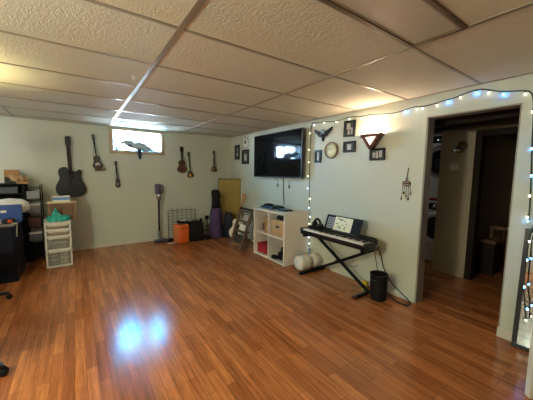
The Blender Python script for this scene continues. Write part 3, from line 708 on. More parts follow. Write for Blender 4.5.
# bin
t = thing('waste_bin', 'round black ridged bin standing under the piano', 'bin', (2.565, 1.59, 0))
b = MB(); prof = [(0, 0), (.078, 0)]
for k in range(13):
    z = .01 + k * .02; prof += [(.080 + .0006 * k, z), (.083 + .0006 * k, z + .010)]
prof += [(.09, .272), (.084, .272), (.074, .02), (0, .02)]
b.lathe(prof, n=32); b.build('body', M['blackmatte'], t)
b = MB(); b.tube([(.089 * math.cos(a), .089 * math.sin(a), .272) for a in [2 * PI * k / 32 for k in range(33)]], .006, 8); b.build('rim', M['black'], t)
b = MB(); b.tube([(-.086, .02, .24), (-.098, .0, .22), (-.096, -.03, .23)], .005, 6, 4); b.build('handle', M['black'], t)
t = thing('plug_block', 'small yellow plug block on the floor left of the black bin', 'plug block', (2.635, 1.80, 0))
MB().box(-.025, .025, -.03, .03, 0, .105, .012, None, 3).build('body', M['yellow'], t); MB().lathe([(0, -.006), (.016, -.005), (.018, 0)], (-.025, 0, .06), 'x', 14).build('socket', M['palewood'], t)
# bolsters
def bolster(label, x0, x1, y, r, rz=0):
    t = thing('bolster_pillow', label, 'pillow', (x0, y, r), rz, 'white rolled pillows beside the shelf')
    L = x1 - x0; n = 14; pr = [(0, .006), (r * .45, .0), (r * .8, .012), (r * .95, .035)]
    pr += [(r * (1 - .03 * abs(math.sin(k * 1.7))), .06 + (L - .12) * k / n) for k in range(n + 1)] + [(r * .95, L - .035), (r * .75, L - .012), (0, L)]
    MB().lathe(pr, (0, 0, 0), 'x', 28).build('cushion', M['bolster'], t)
    MB().tube([(.022, r * .87 * math.cos(a), r * .87 * math.sin(a)) for a in [2 * PI * k / 28 for k in range(29)]], .004, 6).build('piping', M['trim'], t)
    return t
bolster('round white bolster pillow with its end facing the room', 2.385, 2.60, 2.675, .105, 0)
bolster('second white bolster behind the first, against the wall', 2.62, 2.785, 2.67, .10, 0)
for i, (x, y, z, m_) in enumerate([(2.72, 2.83, 0, 'stone')]):
    t = thing('glass_bottle', 'pale blue glass bottle on the floor between shelf and pillows', 'bottle', (2.745, 2.825, 0))
    MB().lathe([(0, 0), (.03, 0), (.032, .02), (.032, .13), (.012, .17), (.012, .21), (0, .21)]).build('body', M['stone'], t)
    MB().lathe([(0, .21), (.014, .21), (.014, .23), (0, .23)]).build('cap', M['blue'], t)

# ------------------------------------------------------------------ corner: rack, leaning picture, guitars, bags
rk = thing('magazine_rack', 'slanted wooden ladder rack left of the white cube shelf', 'rack', (2.225, 4.125, 0))
RW_ = {-.19: .0, .19: .0}
for y in (-.19, .19):
    MB().bar((.0, y, .0), (.22, y, .665), .03, .05, .004, (0, 1, 0)).build('side_rail', M['rackwood'], rk)
    MB().bar((.36, y * .9, .0), (.225, y * .9, .64), .025, .035, .004, (0, 1, 0)).build('back_leg', M['rackwood'], rk)
for k, f in enumerate((.12, .42, .68, .93)):
    x = .22 * f; z = .665 * f
    MB().box(x + .005, x + .14 - .09 * f, -.175, .175, z - .008, z + .008, .003).build('shelf', M['rackwood'], rk)
    MB().box(x - .012, x + .002, -.175, .175, z - .012, z + .03, .003).build('lip', M['rackwood'], rk)
MB().box(.20, .245, -.205, .205, .655, .68, .004).build('top_rail', M['blackmatte'], rk)
def rackitem(y, f, w, h, label, m_, name='greeting_card'):
    x = .22 * f; z = .665 * f
    t = thing(name, label, 'card', (2.225 + x + .022, 4.125 + y, z + .009), rot=(0, math.radians(20), 0))
    MB().box(0, .008, -w / 2, w / 2, 0, h, .001).build('backing', M['blackmatte'], t)
    MB().box(-.002, .0005, -w / 2 + .012, w / 2 - .012, .012, h - .012).build('print', m_, t)
rackitem(-.04, .68, .20, .13, 'printed card on the upper step of the wooden rack', M['photo'])
rackitem(-.02, .42, .24, .13, 'pale card on the middle step of the wooden rack', M['paper'])
rackitem(.03, .12, .28, .14, 'dark card on the lowest step of the wooden rack', M['photodark'])
t = thing('leaning_picture', 'black framed picture on the floor leaning behind the wooden rack', 'picture', (2.66, 4.04, 0), rot=(0, math.radians(9), 0))
b = MB(); frame_box(b, -.28, .28, 0, .5, .02, 0, .02, 'yz', .002); b.build('frame', M['black'], t)
b = MB(); frame_box(b, -.26, .26, .02, .48, .035, .003, .008, 'yz'); b.build('mat_board', M['paper'], t)
MB().box(.004, .009, -.226, .226, .054, .446).build('print', M['photodark'], t)
g = stringed('electric_guitar', 'cream electric guitar standing behind the wooden rack', 'guitar', (2.50, 4.69, .012), math.radians(12), (.125, .105, .08, .41), .042, .36, .05, .15, .075,
         M['cream'], M['palewood'], M['palewood'], 0, False, 3, None, None, True, math.radians(-6))
g.rotation_euler = (math.radians(-7), math.radians(13), math.radians(-35))
MB().box(-.05, .05, -.046, -.041, .1, .3, .002).build('pickguard', M['ink'], g)
for z in (.17, .24): MB().box(-.035, .035, -.052, -.044, z - .01, z + .01, .003).build('pickup', M['blackgloss'], g)
bd = thing('leaning_board', 'tall tan board with a dark edge leaning across the far corner', 'board', (2.635, 5.14, 0), rz=math.radians(-50))
MB().box(-.245, .245, -.014, .014, 0, 1.165, .003).build('panel', M['board'], bd)
MB().box(-.25, .25, -.018, .018, 1.165, 1.18, .002).build('top_edge', M['darkwood'], bd)
for x in (-.25, .242): MB().box(x, x + .008, -.018, .018, 0, 1.165, .001).build('side_edge', M['darkwood'], bd)
MB().lathe([(0, -.02), (.014, -.018), (.016, 0)], (0, -.014, .86), 'y', 14).build('knob', M['brass'], bd)
# purple gig bag
def soft(mb, secs, n=20, p=2.6):
    # stack of superellipse sections (z, cx, cy, rx, ry)
    rings = []
    for z, cx, cy, rx, ry in secs:
        ring = []
        for k in range(n):
            a = 2 * PI * k / n; c, s = math.cos(a), math.sin(a)
            ring.append(mb.bm.verts.new((cx + rx * math.copysign(abs(c) ** (2 / p), c), cy + ry * math.copysign(abs(s) ** (2 / p), s), z)))
        rings.append(ring)
    for i in range(len(rings) - 1):
        for k in range(n):
            f = mb.bm.faces.new((rings[i][k], rings[i][(k + 1) % n], rings[i + 1][(k + 1) % n], rings[i + 1][k])); f.smooth = True; f.material_index = mb.mi
    mb.bm.faces.new(rings[0][::-1]); mb.bm.faces.new(rings[-1]); return mb
t = thing('gig_bag', 'tall purple guitar bag with black top standing by the corner', 'guitar bag', (2.255, 4.98, 0), rz=math.radians(-25))
soft(MB(), [(0, 0, 0, .11, .07), (.03, 0, 0, .135, .085), (.2, 0, 0, .14, .085), (.32, .0, 0, .12, .08), (.44, 0, 0, .125, .08), (.57, 0, .0, .105, .075), (.62, 0, 0, .085, .065)]).build('body', M['purple'], t)
soft(MB(), [(.61, 0, 0, .09, .068), (.68, .005, 0, .085, .062), (.8, .0, 0, .078, .055), (.9, -.005, 0, .085, .055), (.95, -.01, 0, .075, .045), (.965, -.01, 0, .05, .03)]).build('neck_cover', M['blackmatte'], t)
MB().box(-.08, .08, -.105, -.07, .1, .36, .018, None, 3).build('front_pocket', M['purple'], t)
MB().tube([(.06, -.075, .5), (.1, -.1, .42), (.11, -.1, .3), (.09, -.09, .2)], .012, 8, 4).build('carry_strap', M['blackmatte'], t)
MB().tube([(.06, -.05, .88), (.1, -.06, .85), (.07, -.06, .80)], .01, 8, 4).build('handle', M['blackmatte'], t)
t = thing('dark_bag', 'lower dark navy bag squeezed right of the purple guitar bag', 'bag', (2.49, 4.90, 0), rz=math.radians(-45))
soft(MB(), [(0, 0, 0, .085, .05), (.03, 0, 0, .1, .065), (.25, 0, 0, .1, .065), (.42, 0, 0, .09, .05), (.5, -.01, 0, .06, .035)]).build('body', M['navy'], t)
MB().tube([(-.04, -.04, .48), (-.02, -.06, .53), (.03, -.04, .47)], .008, 6, 4).build('handle', M['blackmatte'], t)
# music stands / guitar stands (dark clutter)
def tripod(label, x, y, h, hw):
    t = thing('instrument_stand', label, 'stand', (x, y, 0), group='black instrument stands by the far wall')
    MB().tube([(0, 0, .1), (0, 0, h)], .012, 8).build('post', M['metal'], t)
    for a in (.4, 2.5, 4.4): MB().tube([(0, 0, .16), (.05 * math.cos(a), .05 * math.sin(a), .13), (.13 * math.cos(a), .13 * math.sin(a), .01)], .009, 8).build('leg', M['metal'], t)
    MB().box(-hw, hw, -.02, .02, h - .06, h + .02, .015, None, 3).build('head', M['blackmatte'], t)
    MB().tube([(-hw, -.02, h * .6), (0, 0, h * .55), (hw, -.02, h * .62)], .011, 8, 4).build('yoke', M['blackmatte'], t)
tripod('short black stand just right of the black bag', 2.035, 5.23, .36, .025)
tripod('taller black stand just left of the purple guitar bag', 2.135, 5.15, .42, .04)
t = thing('dark_case', 'low black soft case lying in front of the black stands', 'case', (2.055, 4.955, 0), rz=math.radians(-15))
MB().box(-.045, .055, -.05, .05, 0, .09, .03, None, 3).build('body', M['blackmatte'], t); MB().tube([(.0, -.05, .07), (.03, -.07, .1), (.07, -.05, .07)], .008, 6, 4).build('handle', M['blackmatte'], t)
# orange amp, black bag
t = thing('guitar_amplifier', 'bright orange guitar amplifier on the floor', 'amplifier', (1.565, 5.0, 0), rz=math.radians(13))
MB().box(-.098, .098, -.11, .115, .008, .335, .012, None, 3).build('cabinet', M['orange'], t)
MB().box(-.084, .084, -.116, -.106, .03, .25, .003).build('grille', M['orange'], t)
MB().box(-.084, .084, -.114, -.104, .262, .315, .002).build('control_panel', M['orange'], t)
MB().box(-.104, -.096, -.09, .095, .03, .3, .003).build('side_panel', M['grille'], t)
for k in range(4): MB().lathe([(0, -.014), (.009, -.013), (.011, 0)], (-.06 + .04 * k, -.114, .29), 'y', 12).build('knob', M['black'], t)
MB().tube([(-.06, 0, .335), (-.05, 0, .356), (.05, 0, .356), (.06, 0, .335)], .007, 8, 4).build('handle', M['blackmatte'], t)
for sx in (-.075, .075): MB().box(sx - .015, sx + .015, -.09, .09, 0, .01, .002).build('foot', M['blackmatte'], t)
t = thing('cable_pouch', 'black pouch lying on top of the orange amplifier', 'pouch', (1.60, 5.02, .364), rz=math.radians(-6))
MB().box(-.1, .09, -.06, .06, 0, .04, .018, None, 3).build('body', M['blackmatte'], t); MB().box(-.04, .06, -.055, .02, .038, .046, .003).build('white_tag', M['paper'], t)
t = thing('duffel_bag', 'black soft bag on the floor right of the orange amplifier', 'bag', (1.845, 5.03, 0), rz=math.radians(-6))
soft(MB(), [(0, 0, 0, .13, .09), (.02, 0, 0, .148, .1), (.2, 0, 0, .148, .1), (.33, -.005, 0, .143, .095), (.358, -.01, 0, .12, .07)], p=5).build('body', M['blackmatte'], t)
MB().tube([(-.08, -.05, .35), (-.05, -.06, .395), (.03, -.06, .395), (.06, -.05, .35)], .009, 8, 5).build('handle', M['blackmatte'], t)
MB().box(-.1, .1, -.108, -.09, .04, .2, .012, None, 3).build('front_pocket', M['blackmatte'], t)
# wire grid
t = thing('wire_grid_panel', 'black wire grid panel standing against the far wall behind the amplifier', 'wire panel', (1.70, YB - .04, 0), rot=(math.radians(-2.5), 0, 0))
b = MB(); frame_box(b, -.275, .275, .0, .56, .008, -.004, .004, 'xz'); b.build('outer_frame', M['metal'], t)
b = MB(); [b.tube([(-.275 + .055 * 1.667 * k, 0, 0), (-.275 + .055 * 1.667 * k, 0, .60)], .0035, 6) for k in range(1, 6)]; b.build('upright_wires', M['metal'], t)
b = MB(); [b.tube([(-.275, -.003, .056 * k), (.275, -.003, .056 * k)], .003, 6) for k in range(1, 10)]; b.build('cross_wires', M['metal'], t)
# vacuum on its dock
t = thing('stick_vacuum', 'grey and black upright stick vacuum against the far wall', 'vacuum cleaner', (1.235, 5.25, 0))
MB().tube([(0, 0, .1), (0, 0, .80)], .019, 12).build('tube', M['black'], t)
MB().lathe([(0, .79), (.03, .79), (.045, .83), (.045, .90), (.03, .92), (0, .92)], (0, -.02, 0)).build('motor_body', M['chrome'], t)
MB().lathe([(0, .9), (.05, .9), (.055, .94), (.055, 1.05), (.045, 1.08), (0, 1.08)], (-.01, -.01, 0)).build('dust_bin', M['greyviolet'], t)
MB().tube([(.03, .0, 1.06), (.065, -.02, 1.05), (.07, -.03, .95), (.03, -.03, .88)], .014, 10, 4).build('handle', M['greyviolet'], t)
MB().lathe([(0, .1), (.026, .1), (.026, .16), (.02, .2), (0, .2)]).build('neck_joint', M['grey'], t)
MB().box(-.12, .12, -.12, -.01, .008, .06, .018, None, 3).build('floor_head', M['greyviolet'], t)
MB().bar((0, -.05, .05), (0, 0, .12), .05, .04, .01).build('swivel', M['grey'], t)
t = thing('charging_base', 'flat black vacuum base lying on the floor beside the vacuum', 'base', (1.44, 5.235, 0))
MB().box(-.075, .09, -.06, .07, 0, .025, .01, None, 3).build('plate', M['blackmatte'], t); MB().lathe([(0, .02), (.03, .02), (.024, .05), (0, .05)]).build('post_socket', M['black'], t)
t = thing('paper_sheet', 'white scrap of paper on the floor before the orange amplifier', 'paper', (1.395, 5.03, 0), rz=.1)
MB().box(-.07, .07, -.03, .03, .001, .004).build('sheet', M['paper'], t); MB().prism([(.07, -.03), (.1, -.01), (.07, .03)], .001, .008, 'xy').build('folded_corner', M['paper'], t)

# ------------------------------------------------------------------ left end: drawers, rack, cabinet
DX0, DX1, DYF = -.375, -.088, 4.56
t = thing('drawer_tower', 'clear plastic four-drawer unit with cream frame', 'drawer unit', (DX0, DYF, 0), rz=math.radians(3))
DW, DD = DX1 - DX0, .40
b = MB()
for x in (0, DW - .018):
    for y in (0, DD - .02): b.box(x, x + .018, y, y + .02, .0, .605, .003)
zs = [.012, .235, .42, .51, .592]
for z in zs: 
    b.box(0, DW, 0, .02, z - .012, z + .012, .003); b.box(0, DW, DD - .02, DD, z - .012, z + .012, .003)
    b.box(0, .018, 0, DD, z - .012, z + .012, .003); b.box(DW - .018, DW, 0, DD, z - .012, z + .012, .003)
b.build('frame', M['whiteplastic'], t)
MB().box(-.004, DW + .004, -.004, DD + .004, .604, .618, .004).build('top', M['whiteplastic'], t)
for i in range(4):
    z0, z1 = zs[i] + .014, zs[i + 1] - .014
    d = MB(); d.box(.02, DW - .02, -.004, .002, z0, z1, .001); d.box(.02, .023, .002, DD - .03, z0, z1); d.box(DW - .023, DW - .02, .002, DD - .03, z0, z1); d.box(.023, DW - .023, DD - .033, DD - .03, z0, z1); d.box(.023, DW - .023, .002, DD - .033, z0, z0 + .003)
    o = d.build('drawer', M['clear'], t)
    MB().box(.035, DW - .035, -.012, -.003, z1 - .016, z1, .003).build('handle', M['trim'], o)
def inside(label, x0, x1, y0, y1, z, h, m_, nm='boxed_supplies'):
    q = thing(nm, label, 'box', (DX0 + (x0 + x1) / 2, DYF + (y0 + y1) / 2, z), rz=math.radians(3))
    MB().box(-(x1 - x0) / 2, (x1 - x0) / 2, -(y1 - y0) / 2, (y1 - y0) / 2, 0, h, .004).build('body', m_, q)
    MB().box(-(x1 - x0) / 2 - .001, (x1 - x0) / 2 + .001, -(y1 - y0) / 2 - .001, (y1 - y0) / 2 + .001, h * .7, h * .82, .0005).build('band', M['paper'], q)
inside('dark box inside the bottom clear drawer, left', .04, .13, .03, .25, .0305, .09, M['grey'])
inside('white and black box inside the bottom clear drawer, right', .145, .235, .03, .2, .0305, .12, M['photo'])
inside('grey box inside the second lowest clear drawer', .06, .22, .03, .27, .2535, .10, M['grey'])
inside('brown flat box inside the narrow upper drawer', .04, .23, .03, .27, .4385, .035, M['wicker'])
inside('brown flat box inside the topmost narrow drawer', .05, .21, .03, .27, .5285, .035, M['palewood'])
# teal cloth
t = thing('teal_cloth', 'crumpled teal cloth on top of the clear drawer unit', 'cloth', (-.225, 4.655, .619))
b = MB(); r3 = random.Random(11)
rr = bmesh.ops.create_icosphere(b.bm, subdivisions=4, radius=1.0)
for v in rr['verts']:
    p = v.co.normalized()
    f = 1 + .13 * math.sin(7 * p.x + 3 * p.z) + .11 * math.sin(11 * p.y - 6 * p.x + 1) + .10 * math.sin(15 * p.z + 8 * p.x) + .06 * math.sin(23 * p.x - 17 * p.y)
    zz = max(0, p.z) ** .8
    pk = math.exp(-((p.x + .3) ** 2) / .12)
    v.co = Vector((p.x * .115 * f, p.y * .085 * f, max(0.0005, zz * (.085 + .06 * pk) * f)))
for f in b.bm.faces: f.smooth = True
b.build('cloth', M['teal'], t)
# crate and tissue box
t = thing('slatted_crate', 'brown slatted crate with pale lid behind the teal cloth', 'crate', (-.19, 4.86, .619))
b = MB()
for k in range(8):
    x = -.15 + .0405 * k; b.box(x, x + .033, -.085, -.075, 0, .225, .002); b.box(x, x + .033, .075, .085, 0, .225, .002)
for s in (-.15, .158): b.box(s, s + .008, -.075, .075, 0, .225, .002)
b.build('slatted_sides', mat('crate_wood', rgb(128, 96, 66), .6, var=.25, vscale=6, stretch=(20, 20, 2)), t)
MB().box(-.15, .166, -.075, .075, 0, .01).build('bottom', M['palewood'], t)
MB().box(-.165, .18, -.10, .095, .225, .243, .004).build('lid', mat('pale_lid', rgb(206, 182, 142), .5, var=.1), t)
t = thing('tissue_box', 'blue and white box on the lid of the slatted crate', 'box', (-.185, 4.85, .862), rz=math.radians(4))
MB().box(-.10, .10, -.055, .055, 0, .085, .004).build('body', M['paper'], t); MB().box(-.101, .101, -.056, .056, .03, .068, .002).build('blue_band', M['lightblue'], t)
MB().box(-.05, .05, -.02, .02, .082, .087, .001).build('opening', M['blue'], t)
# clear stacked bins between
t = thing('wire_shelf', 'narrow grey wire shelf tower left of the clear drawers', 'shelf', (-.50, 5.12, 0))
for x in (-.09, .075):
    for y in (-.13, .13): MB().tube([(x, y, 0), (x, y, 1.10)], .007, 8).build('post', M['metal'], t)
for z in (.06, .30, .50, .70, .90, 1.06):
    b = MB(); frame_box(b, -.09, .075, -.13, .13, .006, z - .004, z + .004, 'xy'); [b.tube([(-.09 + .0165 * k, -.13, z), (-.09 + .0165 * k, .13, z)], .002, 5) for k in range(1, 10)]; b.build('wire_shelf_tray', M['metal'], t)
def smallbox(name, label, cat, x, y, z, w, d, h, m_, rz=0, lid=None):
    t = thing(name, label, cat, (x, y, z), rz)
    MB().box(-w / 2, w / 2, -d / 2, d / 2, 0, h * .85, .004).build('body', m_, t)
    MB().box(-w / 2 - .002, w / 2 + .002, -d / 2 - .002, d / 2 + .002, h * .8, h, .004).build('lid', lid or m_, t)
    return t
gc = mat('grey_translucent', rgb(132, 134, 136), .35, var=.2, vscale=14)
smallbox('storage_tub', 'grey plastic tub on the uppermost tray of the wire shelf', 'tub', -.507, 5.12, .905, .14, .22, .11, gc)
smallbox('storage_tub', 'grey tub second from the top on the wire shelf', 'tub', -.507, 5.12, .705, .14, .22, .13, gc, lid=M['paper'])
smallbox('storage_tub', 'reddish brown tub on the middle tray of the wire shelf', 'tub', -.507, 5.12, .505, .14, .22, .13, mat('maroon_tub', rgb(98, 62, 56), .5, var=.2))
smallbox('storage_tub', 'pale tub on the second lowest tray of the wire shelf', 'tub', -.507, 5.12, .305, .14, .22, .12, gc, lid=M['paper'])
smallbox('storage_tub', 'black tub on the lowest tray of the wire shelf', 'tub', -.507, 5.12, .065, .14, .22, .17, M['blackmatte'])
# black rack tower
t = thing('black_shelf', 'black open shelf tower behind the navy cabinet', 'shelf', (-.80, 5.15, 0))
for x in (-.20, .18): MB().box(x, x + .02, -.15, .17, 0, 1.12, .003).build('side_panel', M['blackmatte'], t)
for z in (.05, .35, .66, .83, .97, 1.10): MB().box(-.18, .18, -.15, .165, z, z + .018, .002).build('shelf_board', M['blackmatte'], t)
MB().box(-.18, .18, .155, .17, .05, 1.1).build('back_panel', M['blackmatte'], t)
smallbox('shelf_box', 'black box low on the black shelf tower', 'box', -.80, 5.13, .679, .28, .2, .12, M['black'])
smallbox('shelf_box', 'pale tan box on the middle board of the black shelf tower', 'box', -.77, 5.10, .849, .24, .2, .05, M['cardboard'], lid=M['paperbag'])
smallbox('shelf_box', 'charcoal box under the top board of the black shelf tower', 'box', -.79, 5.10, .989, .26, .2, .09, mat('charcoal', rgb(52, 54, 60), .5, var=.15))
t = thing('cardboard_box', 'brown cardboard box standing on top of the black shelf tower', 'box', (-.74, 5.20, 1.118), rz=.1)
MB().box(-.075, .085, -.06, .06, 0, .19, .003).build('body', M['cardboard'], t); MB().box(-.076, .086, -.012, .012, .02, .191, .001).build('tape', M['palewood'], t)
MB().box(-.074, .084, -.064, -.058, 0, .09, .002).build('dark_label', M['ink'], t)
t = thing('paper_bag', 'crumpled brown paper bag in front of the cardboard box', 'bag', (-.655, 5.045, 1.1185))
b = MB(); rr = bmesh.ops.create_icosphere(b.bm, subdivisions=3, radius=1.0)
for v in rr['verts']:
    p = v.co.normalized(); f = 1 + .16 * math.sin(8 * p.x + 4 * p.y) + .12 * math.sin(11 * p.z - 5 * p.x)
    v.co = Vector((p.x * .10 * f, p.y * .055 * f, .05 + p.z * .05 * f + max(0, -p.x) * .05))
mn = min(v.co.z for v in b.bm.verts)
for v in b.bm.verts: v.co.z -= mn
b.build('bag_body', M['paperbag'], t); MB().box(-.02, .11, -.04, .02, .0, .02, .004, Matrix.Rotation(.15, 3, 'Z')).build('folded_flap', M['paperbag'], t)
# navy cabinet
t = thing('navy_cabinet', 'dark navy cabinet with cluttered top at the left edge', 'cabinet', (-.615, 4.2, 0), rz=math.radians(-1))
MB().box(-.95, 0, .004, .55, .0, .66, .008).build('body', M['navypanel'], t)
MB().box(-.955, .012, -.008, .555, .66, .682, .004).build('top', mat('cabinet_top', rgb(120, 112, 100), .5, var=.15), t)
for x0, x1 in ((-.46, -.012), (-.94, -.48)):
    o = MB().box(x0, x1, -.01, .006, .03, .645, .004).build('door', M['navypanel'], t)
    MB().box(x0 + .03 if x0 > -.5 else x1 - .04, x0 + .04 if x0 > -.5 else x1 - .03, -.026, -.009, .42, .54, .003).build('handle', M['black'], o)
ct = .6825
t = thing('storage_case', 'low black case under the white bin on the navy cabinet', 'case', (-.66, 4.62, ct), rz=0)
MB().box(-.24, .03, -.115, .115, 0, .07, .008).build('body', M['black'], t); MB().box(-.245, .035, -.12, .12, .07, .085, .004).build('lid', M['blackmatte'], t)
t = thing('white_bin', 'white rounded plastic bin lying on the navy cabinet', 'bin', (-.70, 4.62, ct + .0855))
b = MB(); b.lathe([(0, 0), (.15, 0), (.19, .03), (.205, .08), (.185, .13), (.12, .17), (0, .185)], n=32, squash=(1.0, .52)); b.build('shell', M['whiteplastic'], t)
b = MB(); b.tube([(.2 * math.cos(a), .104 * math.sin(a), .075) for a in [2 * PI * k / 32 for k in range(33)]], .008, 8); b.build('rim', M['trim'], t)
t = thing('blue_box', 'bright blue box in front of the white bin on the cabinet', 'box', (-.668, 4.43, ct), rz=math.radians(2))
MB().box(-.105, .105, -.045, .045, 0, .205, .005).build('body', M['blue'], t); MB().box(-.08, -.03, -.047, -.044, .12, .145, .001).build('white_label', M['paper'], t)
t = thing('control_box', 'black gadget with orange-red button on the cabinet corner', 'gadget', (-.665, 4.30, ct), rz=.1)
MB().box(-.05, .05, -.05, .06, 0, .055, .008).build('body', M['black'], t)
MB().lathe([(0, -.02), (.018, -.018), (.022, 0)], (.01, -.05, .03), 'y', 18).build('button', M['orangered'], t)
t = thing('white_tub', 'small white tub on the front of the navy cabinet', 'tub', (-.775, 4.29, ct), rz=.05)
MB().box(-.042, .042, -.035, .035, 0, .04, .008).build('body', M['whiteplastic'], t); MB().box(-.045, .045, -.038, .038, .036, .046, .003).build('lid', M['paper'], t)
t = thing('black_box', 'black box at the left edge on the navy cabinet top', 'box', (-.89, 4.33, ct), rz=.05)
MB().box(-.065, .065, -.06, .06, 0, .075, .006).build('body', M['black'], t); MB().box(-.05, .05, -.045, .045, .072, .08, .002).build('lid', M['grey'], t)
b = MB(); b.tube([(-.64, 4.245, .69), (-.60, 4.24, .688), (-.592, 4.24, .66), (-.596, 4.24, .60), (-.598, 4.242, .53)], .0035, 8, 5)
tag(b.build('white_cable', M['whiteplastic']), 'short white cable hanging over the cabinet corner', 'cable')

# ------------------------------------------------------------------ two swivel chairs at the left edge, only a foot of each in view
def chair(label, x, y, rz):
    t = thing('swivel_chair', label, 'chair', (x, y, 0), rz)
    for k in range(5):
        a = 2 * PI * k / 5; c, s = math.cos(a), math.sin(a)
        o = MB().bar((.03 * c, .03 * s, .10), (.30 * c, .30 * s, .068), .045, .03, .008).build('base_leg', M['black'], t)
        MB().lathe([(0, -.018), (.024, -.018), (.026, 0), (.024, .018), (0, .018)], (.30 * c, .30 * s, .026), 'y', 16).build('caster', M['blackmatte'], o)
        MB().tube([(.30 * c, .30 * s, .04), (.30 * c, .30 * s, .065)], .01, 8).build('caster_pin', M['metal'], o)
    MB().tube([(0, 0, .07), (0, 0, .44)], .028, 12).build('column', M['metal'], t)
    MB().box(-.22, .22, -.22, .22, .44, .51, .03, None, 3).build('seat', M['blackmatte'], t)
    MB().bar((-.2, 0, .46), (-.23, 0, .75), .05, .02, .004).build('back_post', M['metal'], t)
    MB().box(-.26, -.21, -.2, .2, .62, 1.0, .022, None, 3).build('backrest', M['blackmatte'], t)
chair('black swivel chair at left edge near the navy cabinet, one foot showing', -.90, 3.585, math.atan2(.085, .32))
chair('black swivel chair at lower left edge, only a foot tip showing', -.735, 2.28, 0)

# ------------------------------------------------------------------ torchiere outside the frame, plus two added fill lamps
fl = thing('floor_lamp', 'torchiere floor lamp just outside the left edge', 'floor lamp', (-.93, 2.92, 0))
MB().lathe([(0, 0), (.13, 0), (.13, .015), (.03, .035), (0, .035)]).build('base', M['metal'], fl)
MB().tube([(0, 0, .03), (0, 0, 1.62)], .012, 10).build('pole', M['metal'], fl)
MB().lathe([(.02, 1.6), (.08, 1.63), (.14, 1.70), (.135, 1.70), (.075, 1.64), (.02, 1.61)]).build('lamp_shade', M['bronze'], fl)
tl = thing('left_fill_lamp', 'added fill lamp, a bare bulb on a stand, unseen by the left wall', 'floor lamp', (-1.4, .95, 0))  # unseen lamp added to fill the room with light from the left
MB().lathe([(0, 0), (.14, 0), (.14, .015), (.03, .035), (0, .035)]).build('base', M['metal'], tl)
MB().tube([(0, 0, .03), (0, 0, 1.53)], .012, 10).build('pole', M['metal'], tl)
MB().ell((0, 0, 1.6), (.04, .04, .05)).build('fill_bulb', M['fillglow'], tl)
MB().lathe([(0, 1.50), (.022, 1.50), (.022, 1.56), (0, 1.56)]).build('socket', M['brass'], tl)
tl = thing('wall_fill_lamp', 'added fill lamp on a bracket, unseen on the left wall', 'wall light', (XL, 4.5, 1.6))  # unseen lamp added for a weak cool fill at the far left
MB().lathe([(0, 0), (.06, 0), (.05, .02), (0, .02)], (0, 0, 0), 'x').build('backplate', M['brass'], tl)
MB().tube([(.02, 0, 0), (.2, 0, -.06), (.3, 0, -.06)], .01, 8, 4).build('arm', M['brass'], tl)
MB().ell((.3, 0, 0), (.035, .035, .045)).build('fill_bulb', M['fillglow'], tl)

def light(name, typ, loc, energy, col, size=.05, rot=None, parent=None, **kw):
    d = bpy.data.lights.new(name, typ); d.energy = energy; d.color = col
    if typ in ('POINT', 'SPOT'): d.shadow_soft_size = size
    for k, v in kw.items(): setattr(d, k, v)
    o = bpy.data.objects.new(name, d); C.objects.link(o); o.location = loc
    if rot: o.rotation_euler = rot
    return o
light('torchiere_bulb', 'SPOT', (-.93, 2.92, 1.68), 35, (1.0, .86, .42), .05, (PI, 0, 0), spot_size=math.radians(150), spot_blend=.6)
light('left_fill_light', 'POINT', (-1.4, .95, 1.6), 92, (.98, 1.0, .80), .12)  # main room fill, carried by the added floor stand
light('wall_fill_light', 'POINT', (-1.6, 4.5, 1.6), 9, (.8, .87, 1.0), .10)  # weak cool fill, carried by the added wall bracket
light('sconce_bulb', 'POINT', (XR - .05, 1.89, 1.742), 11, (1.0, .72, .48), .025)
light('laundry_fill_light', 'POINT', (4.16, 2.6, 1.7), 3, (.8, .9, 1.0), .06)  # bluish fill added to brighten the washer; no bulb stands there
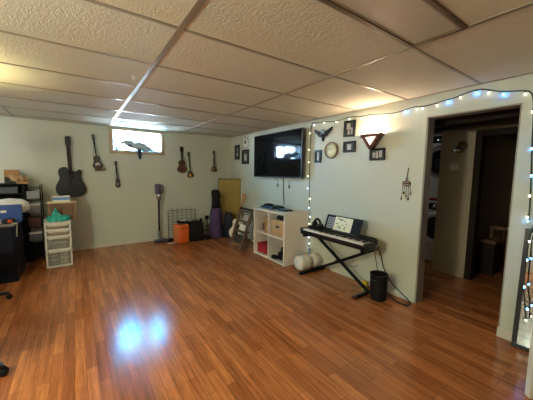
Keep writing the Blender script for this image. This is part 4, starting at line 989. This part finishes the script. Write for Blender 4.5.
# daylight through the window
w = bpy.data.worlds.new('sky'); bpy.context.scene.world = w; w.use_nodes = True
wnt = w.node_tree; bg = wnt.nodes['Background']
geo = wnt.nodes.new('ShaderNodeTexCoord'); sep = wnt.nodes.new('ShaderNodeSeparateXYZ'); wnt.links.new(geo.outputs['Generated'], sep.inputs[0])
ramp = wnt.nodes.new('ShaderNodeValToRGB'); mr_ = wnt.nodes.new('ShaderNodeMapRange'); mr_.inputs['From Min'].default_value = -1; wnt.links.new(sep.outputs['Z'], mr_.inputs['Value'])
wnt.links.new(mr_.outputs[0], ramp.inputs[0]); wnt.links.new(ramp.outputs[0], bg.inputs['Color'])
e_ = ramp.color_ramp.elements; e_[0].position = .47; e_[0].color = GROUND = (.13, .155, .17, 1); e_[1].position = .51; e_[1].color = (.70, .92, 1.15, 1)
for ps, cl in ((.58, (.45, .78, 1.12, 1)), (.66, (.10, .46, .85, 1)), (.74, (.03, .36, .72, 1)), (1.0, (.05, .35, .7, 1))):
    q_ = e_.new(ps); q_.color = cl
bg.inputs['Strength'].default_value = 205.0
p = light('window_portal', 'AREA', ((WX0 + WX1) / 2, YB + .26, (WZ0 + WZ1) / 2), 1, (1, 1, 1), rot=(-PI / 2, 0, 0), shape='RECTANGLE', size=WX1 - WX0, size_y=WZ1 - WZ0)
p.data.cycles.is_portal = True

# ------------------------------------------------------------------ camera
cam = bpy.data.cameras.new('camera'); co = bpy.data.objects.new('camera', cam); C.objects.link(co)
cam.sensor_width = 36; cam.lens = 272.57 / 533 * 36; cam.clip_start = .02
yaw, pitch, roll = .6096, -.0986, .0128
f = Vector((math.sin(yaw) * math.cos(pitch), math.cos(yaw) * math.cos(pitch), math.sin(pitch)))
r = Vector((math.cos(yaw), -math.sin(yaw), 0)); u = r.cross(f)
rr = r * math.cos(roll) + u * math.sin(roll); uu = -r * math.sin(roll) + u * math.cos(roll)
co.matrix_world = Matrix((( rr.x, uu.x, -f.x, 0), (rr.y, uu.y, -f.y, 0), (rr.z, uu.z, -f.z, 1.308), (0, 0, 0, 1)))
s = bpy.context.scene; s.camera = co
s.view_settings.view_transform = 'Standard'; s.view_settings.look = 'None'; s.view_settings.exposure = 0.70; s.view_settings.gamma = 1.0
s.view_settings.use_curve_mapping = False
s.cycles.max_bounces = 10; s.cycles.diffuse_bounces = 6; s.cycles.transparent_max_bounces = 12; s.cycles.sample_clamp_indirect = 6
